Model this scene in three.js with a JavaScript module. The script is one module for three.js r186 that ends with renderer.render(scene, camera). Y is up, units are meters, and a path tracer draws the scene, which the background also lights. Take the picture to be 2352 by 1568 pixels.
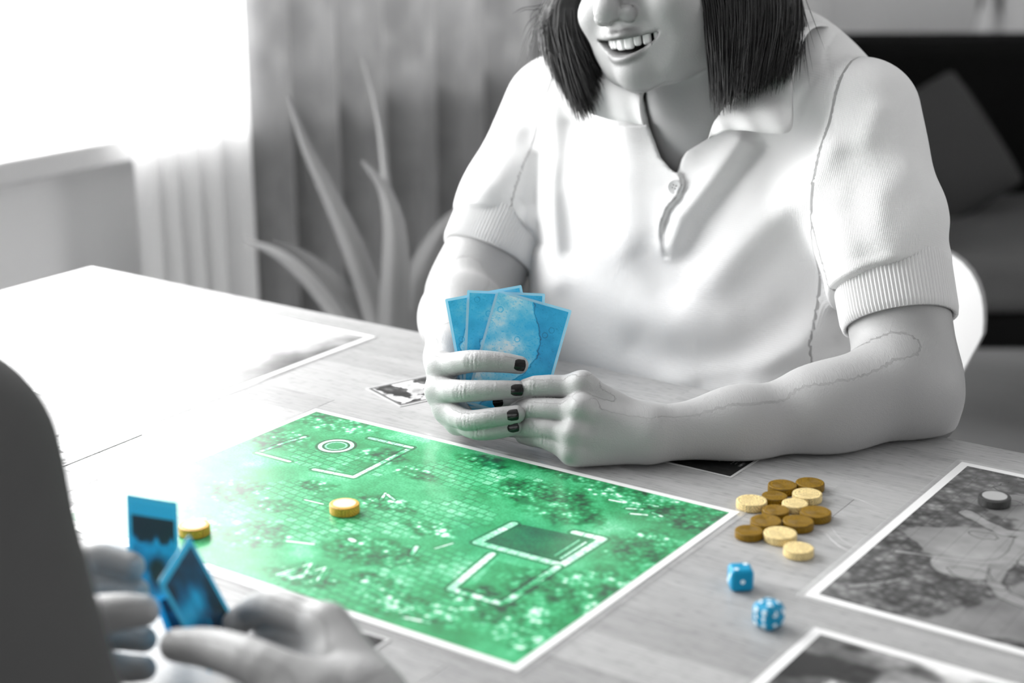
import * as THREE from 'three';
import { RoundedBoxGeometry } from 'three/addons/geometries/RoundedBoxGeometry.js';
import { mergeGeometries } from 'three/addons/utils/BufferGeometryUtils.js';
import { RectAreaLightUniformsLib } from 'three/addons/lights/RectAreaLightUniformsLib.js';

// ------------------------------------------------------------------ camera, light, exposure
const scene = new THREE.Scene();
const camera = new THREE.PerspectiveCamera(23.93, 2352 / 1568, 0.05, 60);
camera.position.set(0.9136, 1.225, 1.0194);
camera.up.set(-0.1617, 0.9568, -0.2415);
camera.lookAt(0.9136 - 0.54205, 1.225 - 0.29063, 1.0194 - 0.78849);
camera.focus = 1.335;
camera.userData.fStop = 3.6;
scene.background = new THREE.Color(1.0, 1.0, 1.0);          // overcast white sky outside the windows
RectAreaLightUniformsLib.init();
const renderer = new THREE.WebGLRenderer();
renderer.toneMapping = THREE.LinearToneMapping;
renderer.toneMappingExposure = 1.42;
renderer.shadowMap.enabled = true;
const ROOM = { xl: -1.1, xr: 3.2, zb: -3.6, zf: 2.4, top: 2.6 };
const WIN = { z0: -2.05, z1: 0.95, y0: 0.8, y1: 2.32 };     // long window of the left wall
const daylight = new THREE.RectAreaLight(0xffffff, 10, WIN.z1 - WIN.z0, WIN.y1 - WIN.y0);
daylight.position.set(ROOM.xl - 0.16, (WIN.y0 + WIN.y1) / 2, (WIN.z0 + WIN.z1) / 2);
daylight.lookAt(5, (WIN.y0 + WIN.y1) / 2, (WIN.z0 + WIN.z1) / 2);
scene.add(daylight);
const WIN2 = { x0: 0.5, x1: 2.4, y0: 0.9, y1: 2.3 };        // second window, in the wall behind the camera
const daylightBack = new THREE.RectAreaLight(0xffffff, 0.35, WIN2.x1 - WIN2.x0, WIN2.y1 - WIN2.y0);
daylightBack.position.set((WIN2.x0 + WIN2.x1) / 2, (WIN2.y0 + WIN2.y1) / 2, ROOM.zf + 0.16);
daylightBack.lookAt((WIN2.x0 + WIN2.x1) / 2, (WIN2.y0 + WIN2.y1) / 2, -5);
scene.add(daylightBack);

const WIN3 = { z0: -3.2, z1: -1.3, y0: 0.85, y1: 2.35 };      // third window, at the far end of the right wall
const daylightRight = new THREE.RectAreaLight(0xffffff, 2.6, WIN3.z1 - WIN3.z0, WIN3.y1 - WIN3.y0);
daylightRight.position.set(ROOM.xr + 0.16, (WIN3.y0 + WIN3.y1) / 2, (WIN3.z0 + WIN3.z1) / 2);
daylightRight.lookAt(-5, (WIN3.y0 + WIN3.y1) / 2, (WIN3.z0 + WIN3.z1) / 2);
scene.add(daylightRight);

// ------------------------------------------------------------------ helpers
const TY = 0.75;                                            // table top height
let seed = 7;
const rnd = () => { seed = (seed * 1664525 + 1013904223) >>> 0; return seed / 4294967296; };
const rr = (a, b) => a + (b - a) * rnd();
const clamp = (x, a, b) => Math.min(b, Math.max(a, x));
const mix = (a, b, t) => a + (b - a) * t;
const sstep = (a, b, x) => { const t = clamp((x - a) / (b - a), 0, 1); return t * t * (3 - 2 * t); };
const V = (a) => new THREE.Vector3(a[0], a[1], a[2]);
const taken = {};
function numbered(n) { if (!(n in taken)) { taken[n] = 0; return n; } taken[n]++; return n + '_' + String(taken[n]).padStart(3, '0'); }
function lit(o) { o.traverse((m) => { if (m.isMesh) { m.castShadow = true; m.receiveShadow = true; } }); return o; }
function tag(o, label, category, group) { o.userData.label = label; o.userData.category = category; if (group) o.userData.group = group; return o; }
function thing(name, label, category, pos = [0, 0, 0], turn = 0, group) {
  const o = new THREE.Group(); o.name = numbered(name); o.position.set(...pos); o.rotation.y = turn; scene.add(o);
  return tag(o, label, category, group);
}
function part(name, geo, mat, parent) { const m = new THREE.Mesh(geo, mat); m.name = name; m.castShadow = m.receiveShadow = true; parent.add(m); return m; }
function solo(name, geo, mat, label, category, group) { const m = part(numbered(name), geo, mat, scene); return tag(m, label, category, group); }
function struct(name, geo, mat, parent = scene) { const m = part(name, geo, mat, parent); if (parent === scene) m.userData.kind = 'structure'; return m; }
function box(x0, x1, y0, y1, z0, z1) { const g = new THREE.BoxGeometry(x1 - x0, y1 - y0, z1 - z0); g.translate((x0 + x1) / 2, (y0 + y1) / 2, (z0 + z1) / 2); return g; }
function rbox(w, h, d, r = 0.002, s = 2) { return new RoundedBoxGeometry(w, h, d, s, Math.min(r, w / 2.01, h / 2.01, d / 2.01)); }
const gray = (v) => new THREE.Color().setRGB(v, v, v);      // linear reflectance of a neutral surface
const mat = (c, roughness = 0.8, extra = {}) => new THREE.MeshPhysicalMaterial({ color: typeof c === 'number' ? gray(c) : c, roughness, ...extra });
const lin = (r, g, b) => new THREE.Color().setRGB(r, g, b);

// value noise
const P = new Uint8Array(512); { let s = 99; const q = [...Array(256).keys()]; for (let i = 255; i > 0; i--) { s = (s * 1103515245 + 12345) & 0x7fffffff; const j = s % (i + 1); [q[i], q[j]] = [q[j], q[i]]; } for (let i = 0; i < 512; i++) P[i] = q[i & 255]; }
function n2(x, y) {
  const xi = Math.floor(x), yi = Math.floor(y), fx = x - xi, fy = y - yi, u = fx * fx * (3 - 2 * fx), v = fy * fy * (3 - 2 * fy);
  const h = (a, b) => P[P[a & 255] + (b & 255)] / 255;
  return mix(mix(h(xi, yi), h(xi + 1, yi), u), mix(h(xi, yi + 1), h(xi + 1, yi + 1), u), v);
}
function n3(x, y, z) { const zi = Math.floor(z), f = z - zi, w = f * f * (3 - 2 * f); return mix(n2(x + 17.3 * zi, y + 31.7 * zi), n2(x + 17.3 * (zi + 1), y + 31.7 * (zi + 1)), w); }
function fbm(x, y, o = 4) { let s = 0, a = 0.5, t = 0; for (let i = 0; i < o; i++) { s += a * n2(x, y); t += a; x = x * 2.03 + 11.7; y = y * 2.03 + 5.1; a *= 0.5; } return s / t; }
function cells(x, y) {                                       // distance to the nearest scattered point
  const xi = Math.floor(x), yi = Math.floor(y); let d = 9, id = 0;
  for (let i = -1; i < 2; i++) for (let j = -1; j < 2; j++) {
    const a = xi + i, b = yi + j, h = P[P[a & 255] + (b & 255)], px = a + P[h + 1] / 255, py = b + P[h + 2] / 255, q = Math.hypot(px - x, py - y);
    if (q < d) { d = q; id = h; }
  } return [d, id / 255];
}
function texture(w, h, fn, srgb = true) {                    // fn(u, v) -> grey or [r, g, b], 0..1; v grows downwards
  const d = new Uint8Array(w * h * 4);
  for (let j = 0; j < h; j++) for (let i = 0; i < w; i++) {
    const c = fn((i + 0.5) / w, (j + 0.5) / h), k = ((h - 1 - j) * w + i) * 4;
    if (typeof c === 'number') d[k] = d[k + 1] = d[k + 2] = clamp(c, 0, 1) * 255; else for (let q = 0; q < 3; q++) d[k + q] = clamp(c[q], 0, 1) * 255;
    d[k + 3] = 255;
  }
  const t = new THREE.DataTexture(d, w, h, THREE.RGBAFormat); t.magFilter = THREE.LinearFilter; t.minFilter = THREE.LinearMipmapLinearFilter; t.generateMipmaps = true;
  t.wrapS = t.wrapT = THREE.RepeatWrapping; if (srgb) t.colorSpace = THREE.SRGBColorSpace; t.needsUpdate = true; return t;
}
function uvFrom(g, fn) { const p = g.attributes.position, n = g.attributes.normal, a = new Float32Array(p.count * 2); for (let i = 0; i < p.count; i++) { const q = fn(p.getX(i), p.getY(i), p.getZ(i), n.getX(i), n.getY(i), n.getZ(i)); a[2 * i] = q[0]; a[2 * i + 1] = q[1]; } g.setAttribute('uv', new THREE.BufferAttribute(a, 2)); return g; }
function tube(pts, radius, seg = 24, rad = 8, closed = false) { return new THREE.TubeGeometry(new THREE.CatmullRomCurve3(pts.map(V), closed), seg, radius, rad, closed); }

// ------------------------------------------------------------------ signed-distance modelling
const smin = (a, b, k) => { const h = Math.max(k - Math.abs(a - b), 0) / k; return Math.min(a, b) - h * h * k * 0.25; };
const smax = (a, b, k) => -smin(-a, -b, k);
function cone(a, b, ra, rb = ra) {                           // tapered capsule
  const [ax, ay, az] = a, bx = b[0] - ax, by = b[1] - ay, bz = b[2] - az, l = 1 / (bx * bx + by * by + bz * bz), dr = rb - ra;
  return (x, y, z) => { const px = x - ax, py = y - ay, pz = z - az; let t = (px * bx + py * by + pz * bz) * l; t = t < 0 ? 0 : t > 1 ? 1 : t; const ex = px - bx * t, ey = py - by * t, ez = pz - bz * t; return Math.sqrt(ex * ex + ey * ey + ez * ez) - ra - dr * t; };
}
function ball(c, r) { return (x, y, z) => Math.hypot(x - c[0], y - c[1], z - c[2]) - r; }
function ell(c, r) {
  return (x, y, z) => { const px = x - c[0], py = y - c[1], pz = z - c[2], ax = px / r[0], ay = py / r[1], az = pz / r[2], k0 = Math.sqrt(ax * ax + ay * ay + az * az), bx = ax / r[0], by = ay / r[1], bz = az / r[2], k1 = Math.sqrt(bx * bx + by * by + bz * bz); return k1 > 0 ? k0 * (k0 - 1) / k1 : -Math.min(...r); };
}
const union = (k, ...f) => (x, y, z) => { let d = f[0](x, y, z); for (let i = 1; i < f.length; i++) d = smin(d, f[i](x, y, z), k); return d; };
const hard = (...f) => (x, y, z) => { let d = f[0](x, y, z); for (let i = 1; i < f.length; i++) d = Math.min(d, f[i](x, y, z)); return d; };
function chain(pts, radii, k = 0.004) { const f = []; for (let i = 0; i + 1 < pts.length; i++) f.push(cone(pts[i], pts[i + 1], radii[i], radii[i + 1])); return f.length > 1 ? union(k, ...f) : f[0]; }
function limb(pts, radii, n = 10) {                          // one smooth tapering tube through the joints
  const c = new THREE.CatmullRomCurve3(pts.map(V), false, 'centripetal'), f = [], L = pts.length - 1, at = (i) => { const t = i / n * L, k = Math.min(L - 1, Math.floor(t)), p = c.getPoint(i / n).toArray(); return [p, mix(radii[k], radii[k + 1], t - k)]; };
  for (let i = 0; i < n; i++) { const [p, r] = at(i), [q, s] = at(i + 1); f.push(cone(p, q, r, s)); }
  const b = new THREE.Box3().setFromPoints(pts.map(V)), m = b.getCenter(new THREE.Vector3()), R = b.getSize(new THREE.Vector3()).length() / 2 + Math.max(...radii) * 1.3, all = hard(...f);
  return (x, y, z) => { const d = Math.hypot(x - m.x, y - m.y, z - m.z) - R; return d > 0.012 ? d : all(x, y, z); };
}
function polish(f, lo, hi, cell, colour) {                   // surface nets over the zero set of f
  const B = 8, n = [0, 1, 2].map((i) => Math.ceil((hi[i] - lo[i]) / cell / B + 0.001) * B + 1), [nx, ny, nz] = n, sx = 1, sy = nx, sz = nx * ny;
  const val = new Float32Array(nx * ny * nz).fill(1e3), R = B * cell * 0.87 * 1.35 + cell * 2, live = [];
  for (let k = 0; k < nz; k += B) for (let j = 0; j < ny; j += B) for (let i = 0; i < nx; i += B) {
    const c = f(lo[0] + (i + B / 2) * cell, lo[1] + (j + B / 2) * cell, lo[2] + (k + B / 2) * cell), on = Math.abs(c) < R;
    if (on) live.push([i, j, k]);
    for (let c2 = k; c2 < Math.min(k + B, nz); c2++) for (let b2 = j; b2 < Math.min(j + B, ny); b2++) for (let a2 = i; a2 < Math.min(i + B, nx); a2++) val[a2 + b2 * sy + c2 * sz] = on ? f(lo[0] + a2 * cell, lo[1] + b2 * cell, lo[2] + c2 * cell) : c;
  }
  const vid = new Int32Array(nx * ny * nz).fill(-1), pos = [], idx = [];
  const E = [[0, 1], [0, 2], [0, 4], [1, 3], [1, 5], [2, 3], [2, 6], [3, 7], [4, 5], [4, 6], [5, 7], [6, 7]];
  const near = new Set(); for (const [i, j, k] of live) for (let a = -1; a < 1; a++) for (let b = -1; b < 1; b++) for (let c = -1; c < 1; c++) { const p = i + a * B, q = j + b * B, r = k + c * B; if (p >= 0 && q >= 0 && r >= 0) near.add((r * 4096 + q) * 4096 + p); }
  const o = new Float64Array(8);
  for (const key of near) { const i0 = key % 4096, j0 = Math.floor(key / 4096) % 4096, k0 = Math.floor(key / 16777216);
    for (let k = k0; k < Math.min(k0 + B, nz - 1); k++) for (let j = j0; j < Math.min(j0 + B, ny - 1); j++) for (let i = i0; i < Math.min(i0 + B, nx - 1); i++) {
      const at = i + j * sy + k * sz; let m = 0;
      for (let c = 0; c < 8; c++) { o[c] = val[at + (c & 1) + ((c >> 1) & 1) * sy + (c >> 2) * sz]; if (o[c] < 0) m |= 1 << c; }
      if (m === 0 || m === 255) continue;
      let px = 0, py = 0, pz = 0, cnt = 0;
      for (const [a, b] of E) { if (((m >> a) & 1) === ((m >> b) & 1)) continue; const t = o[a] / (o[a] - o[b]); px += (a & 1) + ((b & 1) - (a & 1)) * t; py += ((a >> 1) & 1) + (((b >> 1) & 1) - ((a >> 1) & 1)) * t; pz += (a >> 2) + ((b >> 2) - (a >> 2)) * t; cnt++; }
      vid[at] = pos.length / 3; pos.push(lo[0] + (i + px / cnt) * cell, lo[1] + (j + py / cnt) * cell, lo[2] + (k + pz / cnt) * cell);
    } }
  const quad = (a, b, c, d, flip) => { if (a < 0 || b < 0 || c < 0 || d < 0) return; if (flip) idx.push(a, c, b, a, d, c); else idx.push(a, b, c, a, c, d); };
  for (const key of near) { const i0 = key % 4096, j0 = Math.floor(key / 4096) % 4096, k0 = Math.floor(key / 16777216);
    for (let k = Math.max(1, k0); k < Math.min(k0 + B, nz - 1); k++) for (let j = Math.max(1, j0); j < Math.min(j0 + B, ny - 1); j++) for (let i = Math.max(1, i0); i < Math.min(i0 + B, nx - 1); i++) {
      const at = i + j * sy + k * sz, s = val[at] < 0;
      if (s !== (val[at + sx] < 0)) quad(vid[at - sy - sz], vid[at - sz], vid[at], vid[at - sy], !s);
      if (s !== (val[at + sy] < 0)) quad(vid[at - sx - sz], vid[at - sx], vid[at], vid[at - sz], !s);
      if (s !== (val[at + sz] < 0)) quad(vid[at - sx - sy], vid[at - sy], vid[at], vid[at - sx], !s);
    } }
  const g = new THREE.BufferGeometry(), N = pos.length / 3, nor = new Float32Array(N * 3), e = cell * 0.6;
  for (let i = 0; i < N; i++) { const x = pos[3 * i], y = pos[3 * i + 1], z = pos[3 * i + 2]; const p = f(x + e, y - e, z - e), q = f(x - e, y - e, z + e), r = f(x - e, y + e, z - e), s = f(x + e, y + e, z + e), a = p - q - r + s, b = -p - q + r + s, c = -p + q - r + s; const l = Math.hypot(a, b, c) || 1; nor[3 * i] = a / l; nor[3 * i + 1] = b / l; nor[3 * i + 2] = c / l; }
  g.setAttribute('position', new THREE.BufferAttribute(new Float32Array(pos), 3)); g.setAttribute('normal', new THREE.BufferAttribute(nor, 3)); g.setIndex(idx);
  if (colour) { const col = new Float32Array(N * 3); for (let i = 0; i < N; i++) { const c = colour(pos[3 * i], pos[3 * i + 1], pos[3 * i + 2]); col[3 * i] = c[0]; col[3 * i + 1] = c[1]; col[3 * i + 2] = c[2]; } g.setAttribute('color', new THREE.BufferAttribute(col, 3)); }
  return g;
}

// ------------------------------------------------------------------ room
const plaster = mat(0.86, 0.92, { bumpMap: texture(512, 512, (u, v) => fbm(u * 60, v * 60, 3), false), bumpScale: 0.0006 });
const greyWall = mat(0.42, 0.92);
const paint = mat(0.78, 0.5);
const floorMap = texture(1024, 1024, (u, v) => 0.74 + 0.12 * fbm(u * 6, v * 90, 4) + 0.05 * n2(u * 3, v * 8));
const floorMats = [0.85, 0.95, 1].map((k) => mat(gray(k), 0.45, { map: floorMap }));
function wallWithOpening(axis, at, th, a0, a1, top, w0, w1, y0, y1) {   // wall plane across 'axis', opening w0..w1 by y0..y1
  const b = (p0, p1, q0, q1) => axis === 'x' ? box(Math.min(at, at + th), Math.max(at, at + th), q0, q1, p0, p1) : box(p0, p1, q0, q1, Math.min(at, at + th), Math.max(at, at + th));
  return mergeGeometries([b(a0, a1, 0, y0), b(a0, a1, y1, top), b(a0, w0, y0, y1), b(w1, a1, y0, y1)]);
}
struct('wall_left', wallWithOpening('x', ROOM.xl, -0.14, ROOM.zb - 0.14, ROOM.zf + 0.14, ROOM.top, WIN.z0, WIN.z1, WIN.y0, WIN.y1), plaster);
struct('wall_front', wallWithOpening('z', ROOM.zf, 0.14, ROOM.xl, ROOM.xr, ROOM.top, WIN2.x0, WIN2.x1, WIN2.y0, WIN2.y1), greyWall);
struct('wall_back', box(ROOM.xl, ROOM.xr, 0, ROOM.top, ROOM.zb - 0.14, ROOM.zb), plaster);
struct('wall_right', wallWithOpening('x', ROOM.xr, 0.14, ROOM.zb - 0.14, ROOM.zf + 0.14, ROOM.top, WIN3.z0, WIN3.z1, WIN3.y0, WIN3.y1), greyWall);
struct('ceiling', box(ROOM.xl - 0.14, ROOM.xr + 0.14, ROOM.top, ROOM.top + 0.12, ROOM.zb - 0.14, ROOM.zf + 0.14), mat(0.62, 0.95));
const floor = struct('floor', box(ROOM.xl - 0.14, ROOM.xr + 0.14, -0.14, -0.006, ROOM.zb - 0.14, ROOM.zf + 0.14), mat(0.1, 0.9));
for (let i = 0, z = ROOM.zb; z < ROOM.zf - 0.01; i++, z += 0.2) for (let x = ROOM.xl - (i % 3) * 0.6; x < ROOM.xr; x += 1.8) {
  const a = Math.max(x, ROOM.xl) + 0.001, b = Math.min(x + 1.8, ROOM.xr) - 0.001; if (b - a < 0.02) continue;
  const g = box(a, b, -0.006, 0, z + 0.001, Math.min(z + 0.199, ROOM.zf)); uvFrom(g, (px, py, pz) => [px * 0.6 + i * 0.37, pz * 0.9 + i * 0.21]);
  part('plank', g, floorMats[Math.floor(rnd() * 3)], floor);
}
struct('baseboard_back', box(ROOM.xl, ROOM.xr, 0, 0.08, ROOM.zb, ROOM.zb + 0.015), paint);
struct('baseboard_right', box(ROOM.xr - 0.015, ROOM.xr, 0, 0.08, ROOM.zb + 0.015, ROOM.zf), paint);
const glass = mat(1, 0.02, { transmission: 1, thickness: 0, ior: 1.45 });
function windowUnit(name, axis, at, w0, w1, y0, y1, bars) {
  const o = new THREE.Group(); o.name = name; o.userData.kind = 'structure'; scene.add(o);
  const b = (p0, p1, q0, q1, t0 = -0.03, t1 = 0.03) => axis === 'x' ? box(at + t0, at + t1, q0, q1, p0, p1) : box(p0, p1, q0, q1, at + t0, at + t1);
  const f = 0.055;
  part('window_frame', mergeGeometries([b(w0, w1, y0, y0 + f), b(w0, w1, y1 - f, y1), b(w0, w0 + f, y0 + f, y1 - f), b(w1 - f, w1, y0 + f, y1 - f), ...bars.map((c) => b(c - f / 2, c + f / 2, y0 + f, y1 - f))]), paint, o);
  const e = [w0 + f / 2, ...bars, w1 - f / 2];
  for (let i = 0; i + 1 < e.length; i++) part('pane', b(e[i] + f / 2, e[i + 1] - f / 2, y0 + f, y1 - f, -0.002, 0.002), glass, o);
  return o;
}
windowUnit('window_1', 'x', ROOM.xl - 0.09, WIN.z0, WIN.z1, WIN.y0, WIN.y1, [-1.2, -0.31, 0.4]);
windowUnit('window_3', 'x', ROOM.xr + 0.09, WIN3.z0, WIN3.z1, WIN3.y0, WIN3.y1, [(WIN3.z0 + WIN3.z1) / 2]);
windowUnit('window_2', 'z', ROOM.zf + 0.09, WIN2.x0, WIN2.x1, WIN2.y0, WIN2.y1, [(WIN2.x0 + WIN2.x1) / 2]);
{ const g = rbox(0.1 + 0.05, 0.04, WIN.z1 - WIN.z0 + 0.16, 0.006); g.translate(ROOM.xl + 0.1 - 0.075, WIN.y0 - 0.02, (WIN.z0 + WIN.z1) / 2); struct('trim_1', g, mat(0.62, 0.45)); }

// curtains: hanging cloth with pleats
function drape(z0, z1, y0, y1, x, pleats, amp, seed0) {
  const nu = pleats * 14, nv = 40, th = 0.0022, pos = [], idx = [], uv = [];
  const at = (u, v) => { const ph = u * pleats * Math.PI * 2 + 1.3 * Math.sin(u * 9 + seed0) + 0.5 * Math.sin(v * 2.2 + u * 13 + seed0), a = amp * (0.65 + 0.5 * n2(u * 7 + seed0, v * 1.5)) * (0.75 + 0.35 * v); return [x + a * Math.sin(ph) + 0.35 * a * Math.sin(2 * ph + 1.1), mix(y1, y0, v), mix(z0, z1, u) + 0.3 * a * Math.cos(ph)]; };
  for (let s = 0; s < 2; s++) for (let j = 0; j <= nv; j++) for (let i = 0; i <= nu; i++) { const p = at(i / nu, j / nv); pos.push(p[0] + (s ? th : 0), p[1], p[2]); uv.push(i / nu * Math.abs(z1 - z0) * 3, p[1] * 2); }
  const M = (nu + 1) * (nv + 1);
  for (let s = 0; s < 2; s++) for (let j = 0; j < nv; j++) for (let i = 0; i < nu; i++) { const a = s * M + j * (nu + 1) + i, b = a + 1, c = a + nu + 1, d = c + 1; if (s) idx.push(a, c, b, b, c, d); else idx.push(a, b, c, b, d, c); }
  const g = new THREE.BufferGeometry(); g.setAttribute('position', new THREE.Float32BufferAttribute(pos, 3)); g.setAttribute('uv', new THREE.Float32BufferAttribute(uv, 2)); g.setIndex(idx); g.computeVertexNormals(); return g;
}
const weave = texture(256, 256, (u, v) => 0.5 + 0.25 * Math.sin(u * 6.283 * 64) + 0.25 * Math.sin(v * 6.283 * 64) + 0.2 * (fbm(u * 40, v * 40, 2) - 0.5), false);
{
  const rail = thing('curtain_rail', 'thin white rail carrying the curtains above the long window', 'curtain rail', [ROOM.xl + 0.13, 2.47, 0]);
  const rod = new THREE.CylinderGeometry(0.012, 0.012, 3.3, 16); rod.rotateX(Math.PI / 2); rod.translate(0, 0, -0.55); part('rod', rod, paint, rail);
  for (const z of [-2.1, -0.65, 1.0]) part('bracket', box(-0.13, 0, -0.01, 0.01, z - 0.012, z + 0.012), paint, rail);
  const sheer = mat(0.97, 1, { transmission: 0.5, thickness: 0, side: THREE.DoubleSide, bumpMap: weave, bumpScale: 0.0002 });
  solo('sheer_curtain', drape(-0.69, -0.95, 0.02, 2.452, ROOM.xl + 0.13, 5, 0.013, 3), sheer, 'white sheer curtain gathered beside the dark drape in front of the window', 'curtain');
  const cloth = mat(0.44, 0.95, { transmission: 0.5, thickness: 0, side: THREE.DoubleSide, bumpMap: weave, bumpScale: 0.0004, map: texture(512, 512, (u, v) => 0.85 + 0.15 * fbm(u * 12, v * 9, 4)) });
  solo('drape_curtain', drape(-0.955, -2.12, 0.02, 2.452, ROOM.xl + 0.125, 8, 0.03, 11), cloth, 'dark grey floor-length drape hanging in deep folds behind the plant', 'curtain');
}

// sofa, cushion, console, vases on the far side of the room
{
  const turn = Math.atan2(0.567, 0.824), cloth = mat(0.004, 0.95, { bumpMap: weave, bumpScale: 0.0005, specularIntensity: 0.2 }), seatCloth = mat(0.07, 0.9, { bumpMap: weave, bumpScale: 0.0005 });
  const s = thing('sofa', 'long dark upholstered sofa with a paler seat behind the woman', 'sofa', [0.2, 0, -2.83], turn);
  const mk = (name, w, h, d, x, y, z, m, r = 0.04) => { const g = rbox(w, h, d, r, 4); g.translate(x, y, z); return part(name, g, m, s); };
  mk('backrest', 1.9, 0.5, 0.2, 0, 0.58, -0.06, cloth); mk('seat_cushion', 0.8, 0.12, 0.6, -0.405, 0.44, 0.35, seatCloth); mk('seat_cushion', 0.8, 0.12, 0.6, 0.405, 0.44, 0.35, seatCloth);
  mk('base', 1.86, 0.07, 0.74, 0, 0.345, 0.27, cloth, 0.02); mk('armrest', 0.12, 0.24, 0.7, -0.88, 0.5, 0.3, cloth); mk('armrest', 0.12, 0.24, 0.7, 0.88, 0.5, 0.3, cloth);
  for (const [x, z] of [[-0.85, 0.0], [0.85, 0.0], [-0.85, 0.58], [0.85, 0.58]]) { const g = new THREE.CylinderGeometry(0.02, 0.014, 0.31, 12); g.translate(x, 0.155, z); part('leg', g, mat(0.05, 0.5), s); }
  const q = (x, y, z) => { const a = Math.min(1, Math.abs(x) / 0.14), b = Math.min(1, Math.abs(y) / 0.14), t = 0.006 + 0.06 * Math.sqrt(Math.max(0, (1 - a ** 3) * (1 - b ** 3))), e = Math.max(Math.abs(x), Math.abs(y)) - 0.14; return Math.max(Math.abs(z) - t, e) * 0.6; };
  const cu = solo('cushion', polish(q, [-0.26, -0.24, -0.1], [0.26, 0.24, 0.1], 0.012), mat(0.03, 0.95, { bumpMap: weave, bumpScale: 0.0005 }), 'dark grey cushion slumped against the back of the sofa', 'cushion');
  cu.geometry = uvFrom(cu.geometry, (x, y) => [x * 3, y * 3]); cu.position.set([-0.2493, 0.51, -2.2296][0], 0.61, [-0.2493, 0.51, -2.2296][2]); cu.rotation.set(-0.45, turn + 0.1, 0.5, 'YXZ');
  const wood = mat(0.02, 0.5), sy = 0.69, k = thing('wall_shelf', 'dark wooden shelf on the far wall behind the sofa', 'shelf', [0, 0, 0]);
  const bx = [-0.6572, 0.7334, -3.55][0];
  part('board', box(bx - 0.3, bx + 0.75, sy - 0.03, sy, ROOM.zb + 0.001, ROOM.zb + 0.17), wood, k); for (const x of [bx - 0.2, bx + 0.6]) part('bracket', box(x - 0.012, x + 0.012, sy - 0.13, sy - 0.03, ROOM.zb + 0.001, ROOM.zb + 0.13), wood, k);
  const pf = thing('picture_frame', 'dark framed picture standing on the shelf behind the vases', 'picture', [bx + 0.33, sy + 0.001, ROOM.zb + 0.02]);
  part('frame', mergeGeometries([box(-0.3, 0.3, 0, 0.04, -0.012, 0.012), box(-0.3, 0.3, 0.56, 0.6, -0.012, 0.012), box(-0.3, -0.26, 0.04, 0.56, -0.012, 0.012), box(0.26, 0.3, 0.04, 0.56, -0.012, 0.012)]), wood, pf);
  part('picture', box(-0.26, 0.26, 0.04, 0.56, -0.008, 0.004), mat(0.08, 0.8), pf);
  const vase = (p, prof, label) => { const g = new THREE.LatheGeometry(prof.map((a) => new THREE.Vector2(...a)), 32); const m = solo('vase', g, mat(0.75, 0.12), label, 'vase'); m.position.set(p[0], sy + 0.0005, p[2]); };
  vase([-0.5685, 0.7437, -3.49], [[0.001, 0], [0.03, 0], [0.042, 0.03], [0.044, 0.06], [0.03, 0.1], [0.02, 0.13], [0.024, 0.15], [0.02, 0.15], [0.014, 0.13], [0.001, 0.11]], 'small pale round vase on the shelf behind the sofa');
  vase([-0.4867, 0.75, -3.47], [[0.001, 0], [0.035, 0], [0.04, 0.05], [0.036, 0.2], [0.03, 0.3], [0.034, 0.34], [0.028, 0.34], [0.024, 0.3], [0.001, 0.25]], 'tall pale vase on the shelf behind the sofa');
}

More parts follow.
